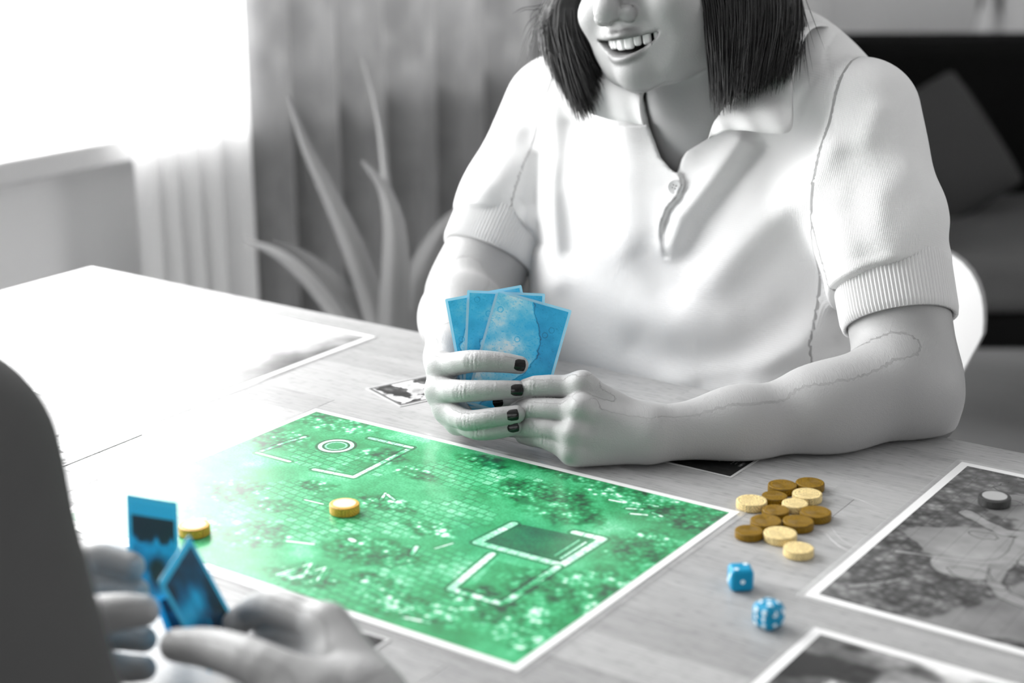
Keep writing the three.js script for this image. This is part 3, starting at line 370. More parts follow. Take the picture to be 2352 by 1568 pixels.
// ------------------------------------------------------------------ counters
{
  const ringTop = (s0) => texture(256, 256, (u, v) => { const r = Math.hypot(u - 0.5 + 0.1 * (n2(s0, 1) - 0.5), v - 0.5 + 0.1 * (n2(s0, 5) - 0.5)) * (1 + 0.12 * fbm(u * 3 + s0, v * 3, 2)); return 0.7 + 0.34 * fbm(u * 34 + s0, v * 7, 3) + 0.2 * Math.sin(r * 70 + s0 * 9) * fbm(u * 4, v * 4 + s0, 2) - 0.18 * Math.pow(n2(u * 18 + s0, v * 18), 6); });
  const tops = [ringTop(1), ringTop(2.7), ringTop(5.2)];
  const grain = texture(256, 256, (u, v) => fbm(u * 50, v * 12, 3), false);
  const darkM = tops.map((t) => mat(lin(0.3, 0.165, 0.002), 0.42, { map: t, bumpMap: grain, bumpScale: 0.0003, specularIntensity: 0.6 }));
  const paleM = tops.map((t) => mat(lin(1.0, 0.78, 0.36), 0.55, { map: t, bumpMap: grain, bumpScale: 0.0002 }));
  const blackM = mat(0.035, 0.35, { bumpMap: grain, bumpScale: 0.0003 });
  function counter(c, rad, h, m, label, disc, y = TY, group) {
    const k = 0.0009, g = new THREE.LatheGeometry([[0, 0], [rad - k, 0], [rad - k * 0.3, k * 0.3], [rad, k], [rad, h - k], [rad - k * 0.3, h - k * 0.3], [rad - k, h], [rad * 0.7, h - 0.0001], [0, h - 0.00015]].map((a) => new THREE.Vector2(...a)), 56);
    uvFrom(g, (x, yy, z, nx, ny) => ny > 0.5 ? [0.5 + x / rad / 2.1, 0.5 + z / rad / 2.1] : [Math.atan2(z, x) * 0.8, yy * 40]);
    const o = thing('wooden_counter', label, 'counter', [c[0], y, c[2]], rr(0, 6), group);
    part('body', g, m, o);
    if (disc) { const d = new THREE.CylinderGeometry(rad * 0.76, rad * 0.76, 0.0004, 48); d.translate(0, h + 0.0001, 0); part('sticker', d, disc, o); }
  }
  const H = 0.0062, top = TY + H;
  const pile = [
    ['d', [0.4284, 0.756, -0.0552], 0.0112, 0, 'brown counter with swirling rings, at the far end of the pile'], ['d', [0.4442, 0.756, -0.0714], 0.0112, 1, 'smooth brown counter at the far end of the pile, touching the swirly one'],
    ['d', [0.4332, 0.756, -0.0319], 0.0098, 2, 'small brown counter between a large pale counter and the swirly brown one'], ['p', [0.4517, 0.756, -0.0498], 0.0114, 0, 'large pale counter leaning against the two far brown counters'],
    ['p', [0.4231, 0.756, -0.0144], 0.0117, 1, 'large pale counter on the map side of the pile'], ['p', [0.4509, 0.756, -0.0282], 0.0099, 2, 'small pale counter in the middle of the pile'],
    ['d', [0.4452, 0.756, -0.0082], 0.0102, 0, 'small brown counter in the middle of the pile'], ['d', [0.4713, 0.756, -0.0198], 0.0117, 1, 'brown counter with a grooved ring top on the pile edge facing the grey map'],
    ['d', [0.4493, 0.756, 0.0153], 0.0116, 2, 'brown counter with pale specks between small brown ones'], ['d', [0.4683, 0.756, 0.002], 0.0115, 0, 'brown counter with a pale scratch across its top'],
    ['d', [0.4461, 0.756, 0.0372], 0.0103, 1, 'small brown counter at the near corner of the pile'], ['p', [0.4661, 0.756, 0.0293], 0.012, 0, 'large pale counter beside the small brown one at the near end'],
    ['p', [0.4889, 0.756, 0.0462], 0.0107, 2, 'pale counter lying apart at the near end of the pile, closest to the dice'] ];
  const pts = pile.map((p) => [p[1][0], p[1][2]]);           // keep the discs from overlapping
  for (let it = 0; it < 60; it++) for (let i = 0; i < pts.length; i++) for (let j = i + 1; j < pts.length; j++) { const dx = pts[j][0] - pts[i][0], dz = pts[j][1] - pts[i][1], d = Math.hypot(dx, dz), need = pile[i][2] + pile[j][2] + 0.0001; if (d < need) { const k = (need - d) / 2 / d; pts[i][0] -= dx * k; pts[i][1] -= dz * k; pts[j][0] += dx * k; pts[j][1] += dz * k; } }
  pile.forEach((p, i) => counter([pts[i][0], 0, pts[i][1]], p[2], p[2] < 0.0105 ? 0.0057 : H, p[0] === 'd' ? darkM[p[3]] : paleM[p[3]], p[4], null, TY + 0.0001, 'wooden counters in the pile'));
  const paper = mat(lin(0.99, 0.78, 0.45), 0.6);
  const goldM = mat(lin(0.92, 0.52, 0.05), 0.45, { map: tops[1], bumpMap: grain, bumpScale: 0.0002 });
  counter([0.1746, 0.757, 0.1671], 0.0113, 0.0072, goldM, 'golden counter with a paler round sticker standing on the green map', paper, TY + 0.00095);
  counter([0.1099, 0.757, 0.259], 0.0113, 0.0072, goldM, 'golden counter on the green map, half hidden behind the held blue cards', paper, TY + 0.00095);
  counter([0.5729, 0.757, -0.1208], 0.0121, 0.0066, blackM, 'dark counter with a grey round sticker standing on the grey terrain map', mat(0.38, 0.5), TY + 0.00095);
}

// ------------------------------------------------------------------ dice
{
  const blue = mat(lin(0, 0.26, 0.47), 0.32, { specularIntensity: 0.6 }), white = mat(lin(0.82, 0.93, 0.97), 0.4);
  const layout = { 1: [[0, 0]], 2: [[-1, -1], [1, 1]], 3: [[-1, -1], [0, 0], [1, 1]], 4: [[-1, -1], [1, -1], [-1, 1], [1, 1]], 5: [[-1, -1], [1, -1], [0, 0], [-1, 1], [1, 1]], 6: [[-1, -1], [-1, 0], [-1, 1], [1, -1], [1, 0], [1, 1]] };
  function die(c, s, r, round, turn, faces, label) {          // faces: [+y, +z, +x, -y, -z, -x]
    const g = rbox(s, s, s, r, 6), p = g.attributes.position;
    if (round) for (let i = 0; i < p.count; i++) { const v = new THREE.Vector3().fromBufferAttribute(p, i), l = v.length(), m = s * round; if (l > m) v.multiplyScalar(m / l); p.setXYZ(i, v.x, v.y, v.z); }
    g.computeVertexNormals();
    const o = thing('die', label, 'die', [c[0], TY + s / 2 + 0.0001, c[2]], turn, 'blue dice');
    part('cube', g, blue, o);
    const N = [[0, 1, 0], [0, 0, 1], [1, 0, 0], [0, -1, 0], [0, 0, -1], [-1, 0, 0]], A = [[1, 0, 0], [1, 0, 0], [0, 0, 1], [1, 0, 0], [1, 0, 0], [0, 0, 1]], pip = new THREE.SphereGeometry(s * 0.108, 20, 12);
    faces.forEach((n, f) => { const nn = V(N[f]), a = V(A[f]), b = new THREE.Vector3().crossVectors(nn, a); for (const [x, y] of layout[n]) { const q = n === 6 ? [x * 0.21, y * 0.27] : [x * 0.235, y * 0.235], m = part('pip', pip, white, o), pos = a.clone().multiplyScalar(q[0] * s).addScaledVector(b, q[1] * s); let h = s / 2; if (round) h = Math.min(h, Math.sqrt(Math.max(0, (s * round) ** 2 - pos.lengthSq()))); m.position.copy(pos).addScaledVector(nn, h - s * 0.004); m.quaternion.setFromUnitVectors(new THREE.Vector3(0, 1, 0), round ? nn.clone().multiplyScalar(h).add(pos).normalize().lerp(nn, 0.5).normalize() : nn); m.scale.set(1, 0.09, 1); } });
  }
  die([0.4787, 0.75, 0.1164], 0.0158, 0.0032, 0, 0.66, [2, 1, 4, 5, 6, 3], 'blue die with crisp edges showing two pips on top and one in front');
  die([0.519, 0.75, 0.157], 0.0172, 0.004, 0.64, 1.32, [5, 4, 3, 2, 3, 6], 'rounder blue die showing five pips on top beside a six');
}

// ------------------------------------------------------------------ woman holding cards
const skinTone = 0.37;
const pores = texture(512, 512, (u, v) => 0.6 * fbm(u * 90, v * 90, 2) + 0.4 * fbm(u * 22, v * 22, 3), false);
const skin = new THREE.MeshPhysicalMaterial({ color: 0xffffff, vertexColors: true, roughness: 0.46, specularIntensity: 0.45, bumpMap: pores, bumpScale: 0.00025 });
const skinUV = (g) => uvFrom(g, (x, y, z, nx, ny, nz) => [(x * 0.83 - z * 0.56) * 14, (y + (Math.abs(ny) > 0.8 ? z : 0)) * 14]);
const flesh = (k = 1) => () => [skinTone * k, skinTone * k, skinTone * k];
const nailMat = mat(0.004, 0.1, { specularIntensity: 0.9 });
const toV = (a) => V(a);
function nail(parent, tip, back, up, w, l, rad, m = nailMat) {     // curved plate on the finger end; 'back' = previous joint, 'up' = direction the nail faces
  const t = V(tip).sub(V(back)).normalize(), n = V(up); n.addScaledVector(t, -n.dot(t)).normalize(); const s = new THREE.Vector3().crossVectors(t, n), c = V(tip), pos = [], idx = [], A = 14, B = 10;
  for (let k = 0; k < 2; k++) for (let i = 0; i <= A; i++) for (let j = 0; j <= B; j++) {
    const v = i / A * 2 - 1, y = v * l / 2, end = v < 0 ? Math.sqrt(Math.max(0.02, 1 - v * v * 0.92)) : Math.pow(Math.max(0.02, 1 - Math.pow(v, 8)), 0.4), x = (j / B * 2 - 1) * w / 2 * end, bow = Math.sqrt(Math.max(0, rad * rad - x * x)) - rad - (y * y) / (l * 6);
    const p = c.clone().addScaledVector(t, y).addScaledVector(s, x).addScaledVector(n, bow + (k ? 0.0004 : -0.0012)); pos.push(p.x, p.y, p.z);
  }
  const M = (A + 1) * (B + 1); for (let k = 0; k < 2; k++) for (let i = 0; i < A; i++) for (let j = 0; j < B; j++) { const a = k * M + i * (B + 1) + j, b = a + 1, d = a + B + 1, e = d + 1; if (k) idx.push(a, b, d, b, e, d); else idx.push(a, d, b, b, d, e); }
  const ring = []; for (let j = 0; j <= B; j++) ring.push(j); for (let i = 1; i <= A; i++) ring.push(i * (B + 1) + B); for (let j = B - 1; j >= 0; j--) ring.push(A * (B + 1) + j); for (let i = A - 1; i > 0; i--) ring.push(i * (B + 1));
  for (let i = 0; i < ring.length; i++) { const a = ring[i], b = ring[(i + 1) % ring.length]; idx.push(a, b, a + M, b, b + M, a + M); }
  const g = new THREE.BufferGeometry(); g.setAttribute('position', new THREE.Float32BufferAttribute(pos, 3)); g.setIndex(idx); g.computeVertexNormals(); return part('fingernail', g, m, parent);
}
// creases: shallow grooves across a joint of a finger
function creases(joint, along, up, n = 3, gap = 0.0034, depth = 0.0008, len = 0.0065) {
  const t = V(along).normalize(), u = V(up); u.addScaledVector(t, -u.dot(t)).normalize(); const s = new THREE.Vector3().crossVectors(t, u), j = joint;
  return (x, y, z) => { const dx = x - j[0], dy = y - j[1], dz = z - j[2], a = dx * u.x + dy * u.y + dz * u.z; if (a < 0.002) return 0; const b = dx * t.x + dy * t.y + dz * t.z; if (Math.abs(b) > gap * n) return 0; const c = dx * s.x + dy * s.y + dz * s.z; if (Math.abs(c) > 0.012) return 0; const w = b + 0.0006 * Math.sin(c * 900 + b * 700), q = Math.cos(w / gap * Math.PI * 2); return depth * Math.max(0, q) * q * Math.exp(-((b / (gap * n * 0.5)) ** 2) - (c / len) ** 2); };
}
function handField(wrist, fingers, thumb, opts = {}) {        // fingers: [{p:[mcp,pip,dip,tip], r:[...]}]
  const palm = [], fs = [];
  fingers.forEach((f, i) => { palm.push(cone(wrist[Math.min(i, wrist.length - 1)], f.p[0], opts.wr || 0.0138, f.r[0] * 1.12)); fs.push(limb(f.p, f.r)); });
  for (let i = 0; i + 1 < fingers.length; i++) palm.push(cone(fingers[i].p[0], fingers[i + 1].p[0], fingers[i].r[0] * 0.95, fingers[i + 1].r[0] * 0.95));
  const pm = union(0.008, ...palm, ...(opts.extra || [])), fg = hard(...fs), th = limb(thumb.p, thumb.r);
  return (x, y, z) => { let d = smin(pm(x, y, z), fg(x, y, z), 0.007); d = smin(d, th(x, y, z), 0.008); return d; };
}
{
  const her = thing('person', 'person in a pale knit polo shirt smiling and holding blue cards', 'person', [0, 0, 0]);
  // ---- skeleton
  const N = [0.1946, 0.9807, -0.3621];
  const shL = [0.356, 0.9983, -0.3526], elL = [0.458, 0.784, -0.243], shR = [-0.006, 0.966, -0.398], elR = [-0.0155, 0.7923, -0.256];
  // ---- head, in centimetres from the base of the nose (x to her left, y up, z forward)
  const headM = new THREE.Matrix4().compose(V([0.1545, 1.0795, -0.256]), new THREE.Quaternion().setFromEuler(new THREE.Euler(0.075, -0.16, 0.19, 'YXZ')), new THREE.Vector3(1.12, 1.12, 1.12)), headI = headM.clone().invert(), he = headI.elements;
  const hp = (a) => V(a).multiplyScalar(0.01).applyMatrix4(headM).toArray();
  const sym = (f) => (x, y, z) => f(Math.abs(x), y, z);
  const skullF = union(3, ell([0, 8.5, -9.5], [7.2, 8.8, 9.4]), ell([0, 2, -6.2], [5.7, 7.6, 6.0]));
  const jaw = sym(chain([[0, -4.3, -1.75], [2.3, -3.95, -2.9], [4.7, -2.4, -7.6], [5.3, 1.5, -8.6]], [1.75, 1.6, 1.5, 1.4], 1.4));
  const under = ell([0, -2.0, -5.0], [4.0, 3.0, 3.8]), cheek = sym(ell([3.7, 0.5, -2.7], [2.2, 2.1, 2.3])), jowl = sym(ell([3.7, -1.7, -4.4], [2.2, 3.0, 3.0])), muzzle = ell([0, -1.7, -2.0], [3.0, 2.5, 2.15]), chinB = ball([0, -4.35, -1.3], 1.65);
  const nose = union(0.9, cone([0, 5, -0.4], [0, 1.15, 1.0], 0.7, 0.88), ball([0, 0.75, 1.12], 1.0)), ala = sym(ball([1.35, 0.35, 0.25], 0.72)), nostril = sym(ell([0.62, -0.25, 0.95], [0.42, 0.32, 0.55]));
  const yU = (x) => -1.62 + 0.16 * (x / 3.3) ** 2, yL = (x) => -1.62 + 0.16 * (x / 3.3) ** 2 - 1.28 * Math.max(0, 1 - (x / 3.3) ** 2) ** 0.8, zF = (x) => 0.28 - 0.265 * x * x;
  const lip = (x, y, z, upper) => { const k = Math.max(0, 1 - (x / 3.45) ** 2), r = upper ? 0.12 + 0.3 * Math.sqrt(k) - 0.06 * Math.exp(-x * x * 6) : 0.1 + 0.3 * Math.sqrt(k), yc = upper ? yU(x) + r * 0.8 : yL(x) - r * 0.82, zc = zF(x) + (upper ? 0.12 : -0.02) * k - 0.1; const e = Math.max(0, Math.abs(x) - 3.35); return 0.7 * (Math.hypot(y - yc, (z - zc) * 0.75, e) - r); };
  const eyeHole = sym(ell([3.2, 5.5, -1.2], [1.5, 0.55, 1.0]));
  function headF(X, Y, Z) {
    const x = (he[0] * X + he[4] * Y + he[8] * Z + he[12]) * 100, y = (he[1] * X + he[5] * Y + he[9] * Z + he[13]) * 100, z = (he[2] * X + he[6] * Y + he[10] * Z + he[14]) * 100;
    let d = smin(skullF(x, y, z), jaw(x, y, z), 2.2);
    if (d > 9) return d * 0.01;
    d = smin(d, under(x, y, z), 1.5); d = smin(d, jowl(x, y, z), 1.6); d = smin(d, cheek(x, y, z), 1.1); d = smin(d, muzzle(x, y, z), 1.3); d = smin(d, chinB(x, y, z), 1.0);
    d = smax(d, -eyeHole(x, y, z), 0.5); d = smin(d, nose(x, y, z), 0.75); d = smin(d, ala(x, y, z), 0.35); d = smax(d, -nostril(x, y, z), 0.25);
    if (z > -4.6 && Math.abs(x) < 4.0 && y > -4.5 && y < 0) {
      d = smin(d, lip(x, y, z, true), 0.28); d = smin(d, lip(x, y, z, false), 0.28);
      const m = Math.max(y - yU(x), yL(x) - y, Math.abs(x) - 3.33, -4.4 - z); d = smax(d, -m, 0.16);
    }
    return d * 0.01;
  }
  const headColour = (X, Y, Z) => {
    const x = (he[0] * X + he[4] * Y + he[8] * Z + he[12]) * 100, y = (he[1] * X + he[5] * Y + he[9] * Z + he[13]) * 100, z = (he[2] * X + he[6] * Y + he[10] * Z + he[14]) * 100; let c = skinTone;
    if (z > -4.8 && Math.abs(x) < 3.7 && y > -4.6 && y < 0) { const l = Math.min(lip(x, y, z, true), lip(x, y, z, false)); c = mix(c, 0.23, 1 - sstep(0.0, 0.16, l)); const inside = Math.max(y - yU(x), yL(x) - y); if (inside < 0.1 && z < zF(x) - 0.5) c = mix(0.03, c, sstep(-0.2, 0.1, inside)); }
    if (y > 5.5 && y < 8.6) { const b = Math.hypot((Math.abs(x) - 3.3) / 2.1, (y - 7.4 + 0.12 * (Math.abs(x) - 3.3) ** 2) / 0.4); if (z > -4 && b < 1) c = mix(0.05, c, sstep(0.5, 1, b)); }
    return [c, c, c];
  };
  const neckF = union(0.02, cone(hp([0, 0.5, -9.2]), N, 0.047, 0.05), cone(hp([4.2, -1, -9]), [0.1853, 0.9428, -0.3353], 0.011, 0.007));
  const chestF = union(0.05, ell([0.178, 0.86, -0.405], [0.13, 0.155, 0.08]), cone(N, [0.25, 0.98, -0.43], 0.036, 0.02), cone(N, [0.1, 0.97, -0.43], 0.036, 0.02));
  const clav = cone([0.197, 0.9424, -0.3267], [0.2228, 0.9542, -0.3209], 0.005, 0.003);
  const upperF = (x, y, z) => smin(smin(smin(headF(x, y, z), neckF(x, y, z), 0.009), chestF(x, y, z), 0.03), clav(x, y, z), 0.012);
  // ---- left arm and hand (lying on the table)
  const wL = [0.3131, 0.7721, -0.0597];
  const toCam = [0.54, 0.29, 0.79];
  const LH = [
    { p: [[0.2549, 0.8069, -0.0401], [0.2172, 0.8052, -0.0224], [0.1961, 0.7905, -0.0266], [0.1854, 0.7865, -0.0242]], r: [0.0102, 0.009, 0.0078, 0.007] },
    { p: [[0.2657, 0.7926, -0.0245], [0.2199, 0.7888, -0.0145], [0.1987, 0.7788, -0.0241], [0.189, 0.7761, -0.024]], r: [0.0104, 0.0092, 0.008, 0.007] },
    { p: [[0.2656, 0.7755, -0.0143], [0.2262, 0.7761, -0.009], [0.2059, 0.7673, -0.0198], [0.1962, 0.7653, -0.0199]], r: [0.01, 0.0086, 0.0075, 0.0068] },
    { p: [[0.2678, 0.761, -0.0118], [0.238, 0.7683, -0.0092], [0.2186, 0.7621, -0.019], [0.2093, 0.7614, -0.0199]], r: [0.0092, 0.0078, 0.007, 0.006] } ];
  const LT = { p: [[0.2821, 0.7742, -0.0734], [0.246, 0.7788, -0.0769], [0.2141, 0.7826, -0.0792], [0.1996, 0.7869, -0.0708]], r: [0.016, 0.0125, 0.0105, 0.0085] };
  const wLs = [[0.3048, 0.782, -0.0538], [0.3108, 0.778, -0.0463], [0.3114, 0.7713, -0.0442], [0.307, 0.7648, -0.0452]];
  const bumpsL = [ball([0.2578, 0.8129, -0.0341], 0.0095), ball([0.2685, 0.7986, -0.0159], 0.0103), ball([0.2676, 0.7799, -0.0059], 0.0097), ball([0.2679, 0.7646, -0.003], 0.009)];
  const handLf = handField(wLs, LH, LT, { extra: [...bumpsL, cone([0.3029, 0.764, -0.0522], [0.2707, 0.7551, -0.0205], 0.016, 0.0125)] });
  const armLf = union(0.03, cone(shL, elL, 0.041, 0.035), cone(V(shL).lerp(V(elL), 0.55).toArray(), V(shL).lerp(V(elL), 0.84).toArray(), 0.0385, 0.0365), cone(elL, [0.4121, 0.7762, -0.1736], 0.0345, 0.0325), cone([0.4121, 0.7762, -0.1736], [0.3608, 0.7708, -0.1161], 0.0325, 0.0285), cone([0.3608, 0.7708, -0.1161], wL, 0.0285, 0.023), cone(elL, [0.4677, 0.7565, -0.2579], 0.03, 0.018), cone([0.4525, 0.7979, -0.212], [0.4074, 0.7813, -0.166], 0.0295, 0.027));
  const crL = [creases(LH[0].p[1], [1, 0, -0.6], toCam), creases(LH[1].p[1], [1, 0, -0.6], toCam), creases(LH[2].p[1], [1, 0.1, -0.6], toCam), creases(LH[3].p[1], [1, 0.1, -0.6], toCam, 3)];
  const flat = (d, y) => smax(d, 0.7512 - y, 0.006);
  const leftF = (x, y, z) => { let d = smin(armLf(x, y, z), handLf(x, y, z), 0.016); if (d < 0.004) for (const c of crL) d += c(x, y, z); return z > -0.26 ? flat(d, y) : d; };
  // ---- right arm and hand (wrapped round the cards)
  const wR = [0.0985, 0.8008, -0.0711];
  const RH = [
    { p: [[0.1221, 0.805, -0.0255], [0.1662, 0.8213, -0.0123], [0.1872, 0.8217, -0.0206], [0.1987, 0.8187, -0.0312]], r: [0.0105, 0.0094, 0.0086, 0.0076] },
    { p: [[0.1292, 0.7877, -0.0151], [0.1656, 0.7991, 0.0026], [0.1925, 0.8032, -0.0035], [0.2076, 0.8029, -0.0162]], r: [0.0108, 0.0093, 0.0083, 0.0077] },
    { p: [[0.1402, 0.7751, -0.0104], [0.1749, 0.7777, 0.0104], [0.2004, 0.7851, 0.0092], [0.216, 0.7877, -0.0012]], r: [0.0102, 0.0088, 0.0079, 0.0074] },
    { p: [[0.1526, 0.7669, -0.007], [0.1849, 0.7695, 0.0079], [0.2029, 0.7732, 0.0055], [0.2141, 0.7762, -0.002]], r: [0.0088, 0.0076, 0.007, 0.0065] } ];
  const RT = { p: [[0.1052, 0.7942, -0.067], [0.1201, 0.7944, -0.0519], [0.1395, 0.8005, -0.0497], [0.1636, 0.8024, -0.0543]], r: [0.0135, 0.012, 0.0105, 0.0085] };
  const wRs = [[0.1018, 0.7993, -0.0665], [0.1008, 0.7942, -0.0639], [0.1017, 0.789, -0.0626], [0.1071, 0.7866, -0.0604]];
  const handRf = handField(wRs, RH, RT, { wr: 0.0145, extra: [cone([0.1194, 0.7763, -0.0448], [0.143, 0.7648, -0.025], 0.014, 0.012)] });
  const armRf = union(0.03, cone(shR, elR, 0.042, 0.038), cone(V(shR).lerp(V(elR), 0.55).toArray(), V(shR).lerp(V(elR), 0.82).toArray(), 0.037, 0.036), cone(elR, V(elR).lerp(V(wR), 0.4).toArray(), 0.0385, 0.0365), cone(V(elR).lerp(V(wR), 0.4).toArray(), wR, 0.0365, 0.0225));
  const crR = [creases(RH[0].p[1], [1, 0, -0.6], toCam), creases(RH[1].p[1], [1, 0, -0.6], toCam), creases(RH[2].p[1], [1, 0.1, -0.6], toCam), creases(RH[3].p[1], [1, 0.1, -0.6], toCam, 3), creases(RH[0].p[2], [1, 0, -0.6], toCam, 2, 0.003, 0.00055), creases(RH[1].p[2], [1, 0, -0.6], toCam, 2, 0.003, 0.00055), creases(RH[2].p[2], [1, 0, -0.6], toCam, 2, 0.003, 0.00055)];
  const rightF = (x, y, z) => { let d = smin(armRf(x, y, z), handRf(x, y, z), 0.018); if (d < 0.004) for (const c of crR) d += c(x, y, z); return z > -0.24 ? flat(d, y) : d; };
  const mn = (...p) => [0, 1, 2].map((i) => Math.min(...p.map((a) => a[i])) - 0.06), mx = (...p) => [0, 1, 2].map((i) => Math.max(...p.map((a) => a[i])) + 0.06);
  const cut = (f, x0) => f;
  const body = mergeGeometries([
    polish(upperF, [0.0, 0.83, -0.5], [0.34, 1.28, -0.2], 0.0022, headColour),
    polish(leftF, [0.14, 0.74, -0.16], [0.34, 0.86, 0.06], 0.0012, flesh()),
    polish(leftF, [0.33, 0.72, -0.42], [0.54, 1.05, 0.0], 0.0025, flesh()),
    polish(rightF, [0.04, 0.74, -0.105], [0.26, 0.88, 0.03], 0.0012, flesh()),
    polish(rightF, [-0.12, 0.7, -0.46], [0.16, 1.05, -0.095], 0.0025, flesh()) ]);
  part('body', skinUV(body), skin, her);
  // nails
  const nl = (f, w, l, off) => { const T = f.p[3], D = f.p[2], u = V(toCam), t = V(T).sub(V(D)).normalize(); u.addScaledVector(t, -u.dot(t)).normalize(); const c = V(T).addScaledVector(u, f.r[3] + 0.0005).addScaledVector(t, off); nail(her, c.toArray(), D.map((d, i) => d + (c.toArray()[i] - T[i])), u.toArray(), w, l, f.r[3] * 1.05); };
  nl(RH[0], 0.0096, 0.0108, -0.0015); nl(RH[1], 0.0096, 0.0116, -0.0022); nl(RH[2], 0.0092, 0.0108, -0.003); nl(RH[3], 0.008, 0.0095, -0.001);
  nl(LH[0], 0.0085, 0.0095, 0.0);
  // teeth
  const enamel = mat(0.8, 0.25, { clearcoat: 0.5, clearcoatRoughness: 0.1 }), mouthG = new THREE.Group(); 
  { let x = 0; const row = [[0.86, -2.52, 1.05], [0.66, -2.36, 0.95], [0.74, -2.4, 1.0], [0.66, -2.22, 0.9], [0.64, -2.12, 0.85]];
    for (const s of [-1, 1]) { let a = 0; for (const [w, bot, h] of row) { const xc = (a + w / 2) * 0.96; a += w; const z = -0.18 - 0.2 * xc * xc, g = rbox(w * 0.0098, (h + 0.35) * 0.01, 0.0055, 0.0024, 4); g.rotateY(s * Math.atan(0.4 * xc)); g.rotateX(-0.06); g.translate(s * xc * 0.01, (bot + (h + 0.35) / 2) * 0.01, z * 0.01 - 0.002); g.applyMatrix4(headM); part('tooth', g, enamel, her); } } }
  { const eye = new THREE.SphereGeometry(0.0118, 24, 16); for (const s of [-1, 1]) { const e = part('eye', eye, mat(0.75, 0.1), her); e.position.set(...hp([3.2 * s, 5.5, -2.35])); const ir = part('iris', new THREE.SphereGeometry(0.0062, 20, 12), mat(0.02, 0.08), e); ir.position.set(0.0004 * s, -0.001, 0.0068); } }

  // ---- shirt
  const E1 = [0.82464, -0.00341, -0.56565], E2 = [-0.16171, 0.95683, -0.24152], F = [-0.54205, -0.29063, -0.78849], CP = [0.9136, 1.225, 1.0194];
  const dep = (x, y, z) => (x - CP[0]) * F[0] + (y - CP[1]) * F[1] + (z - CP[2]) * F[2];
  const seg2 = (pts) => (a, b) => { let d = 9; for (let i = 0; i + 1 < pts.length; i++) { const [ax, ay] = pts[i], bx = pts[i + 1][0] - ax, by = pts[i + 1][1] - ay, t = clamp(((a - ax) * bx + (b - ay) * by) / (bx * bx + by * by), 0, 1), q = Math.hypot(a - ax - bx * t, b - ay - by * t); if (q < d) d = q; } return d; };
  const poly2 = (pts) => { const s = seg2([...pts, pts[0]]); return (a, b) => { let inn = false; for (let i = 0, j = pts.length - 1; i < pts.length; j = i++) { const [x1, y1] = pts[i], [x2, y2] = pts[j]; if ((y1 > b) !== (y2 > b) && a < (x2 - x1) * (b - y1) / (y2 - y1) + x1) inn = !inn; } return inn ? -s(a, b) : s(a, b); }; };
  const cuffL = V(shL).lerp(V(elL), 0.585).toArray(), cuffR = V(shR).lerp(V(elR), 0.62).toArray();
  const slab = (c, h, r) => (x, y, z) => { const a = Math.abs(x - c[0]) - h[0], b = Math.abs(y - c[1]) - h[1], d = Math.abs(z - (0.83 - y) * 0.26 - c[2]) - h[2]; return 0.97 * Math.hypot(Math.max(a, 0), Math.max(b, 0), Math.max(d, 0)) + Math.min(Math.max(a, b, d), 0) - r; };
  const torso = union(0.06, slab([0.19, 0.755, -0.394], [0.102, 0.145, 0.05], 0.06), ell([0.172, 0.87, -0.4], [0.16, 0.17, 0.108]), ell([0.176, 0.73, -0.4], [0.15, 0.22, 0.132]), ell([0.165, 0.975, -0.435], [0.155, 0.095, 0.085]), cone([0.245, 1.022, -0.425], [0.33, 0.99, -0.38], 0.052, 0.048), cone([0.095, 1.01, -0.43], [0.01, 0.968, -0.405], 0.052, 0.05));
  const bust = union(0.03, ell([0.25, 0.86, -0.365], [0.062, 0.08, 0.05]), ell([0.1, 0.855, -0.365], [0.06, 0.08, 0.05]));
  const sleeveL = union(0.03, cone(shL, cuffL, 0.05, 0.0508), cone(V(shL).lerp(V(cuffL), 0.3).add(V([-0.03, -0.035, 0.0])).toArray(), V(shL).lerp(V(cuffL), 0.75).toArray(), 0.045, 0.048));
  const sleeveR = union(0.03, cone(shR, cuffR, 0.053, 0.0508), cone(V(shR).lerp(V(cuffR), 0.35).add(V([0.025, -0.02, 0.0])).toArray(), V(shR).lerp(V(cuffR), 0.8).toArray(), 0.047, 0.048));
  const vee = poly2([[0.2975, 1.019], [0.3036, 0.9793], [0.3125, 0.9509], [0.3226, 0.9371], [0.3283, 0.9355], [0.3319, 0.9493], [0.336, 0.9558], [0.355, 0.9671], [0.3668, 0.9898], [0.3696, 1.019]]);
  const flap = [[0.3036, 0.9805], [0.3125, 0.9517], [0.323, 0.9379], [0.3307, 0.9319], [0.3319, 0.9225], [0.3283, 0.9128], [0.3173, 0.8998], [0.3129, 0.8852], [0.3125, 0.871], [0.3145, 0.8609]], flapD = seg2(flap);
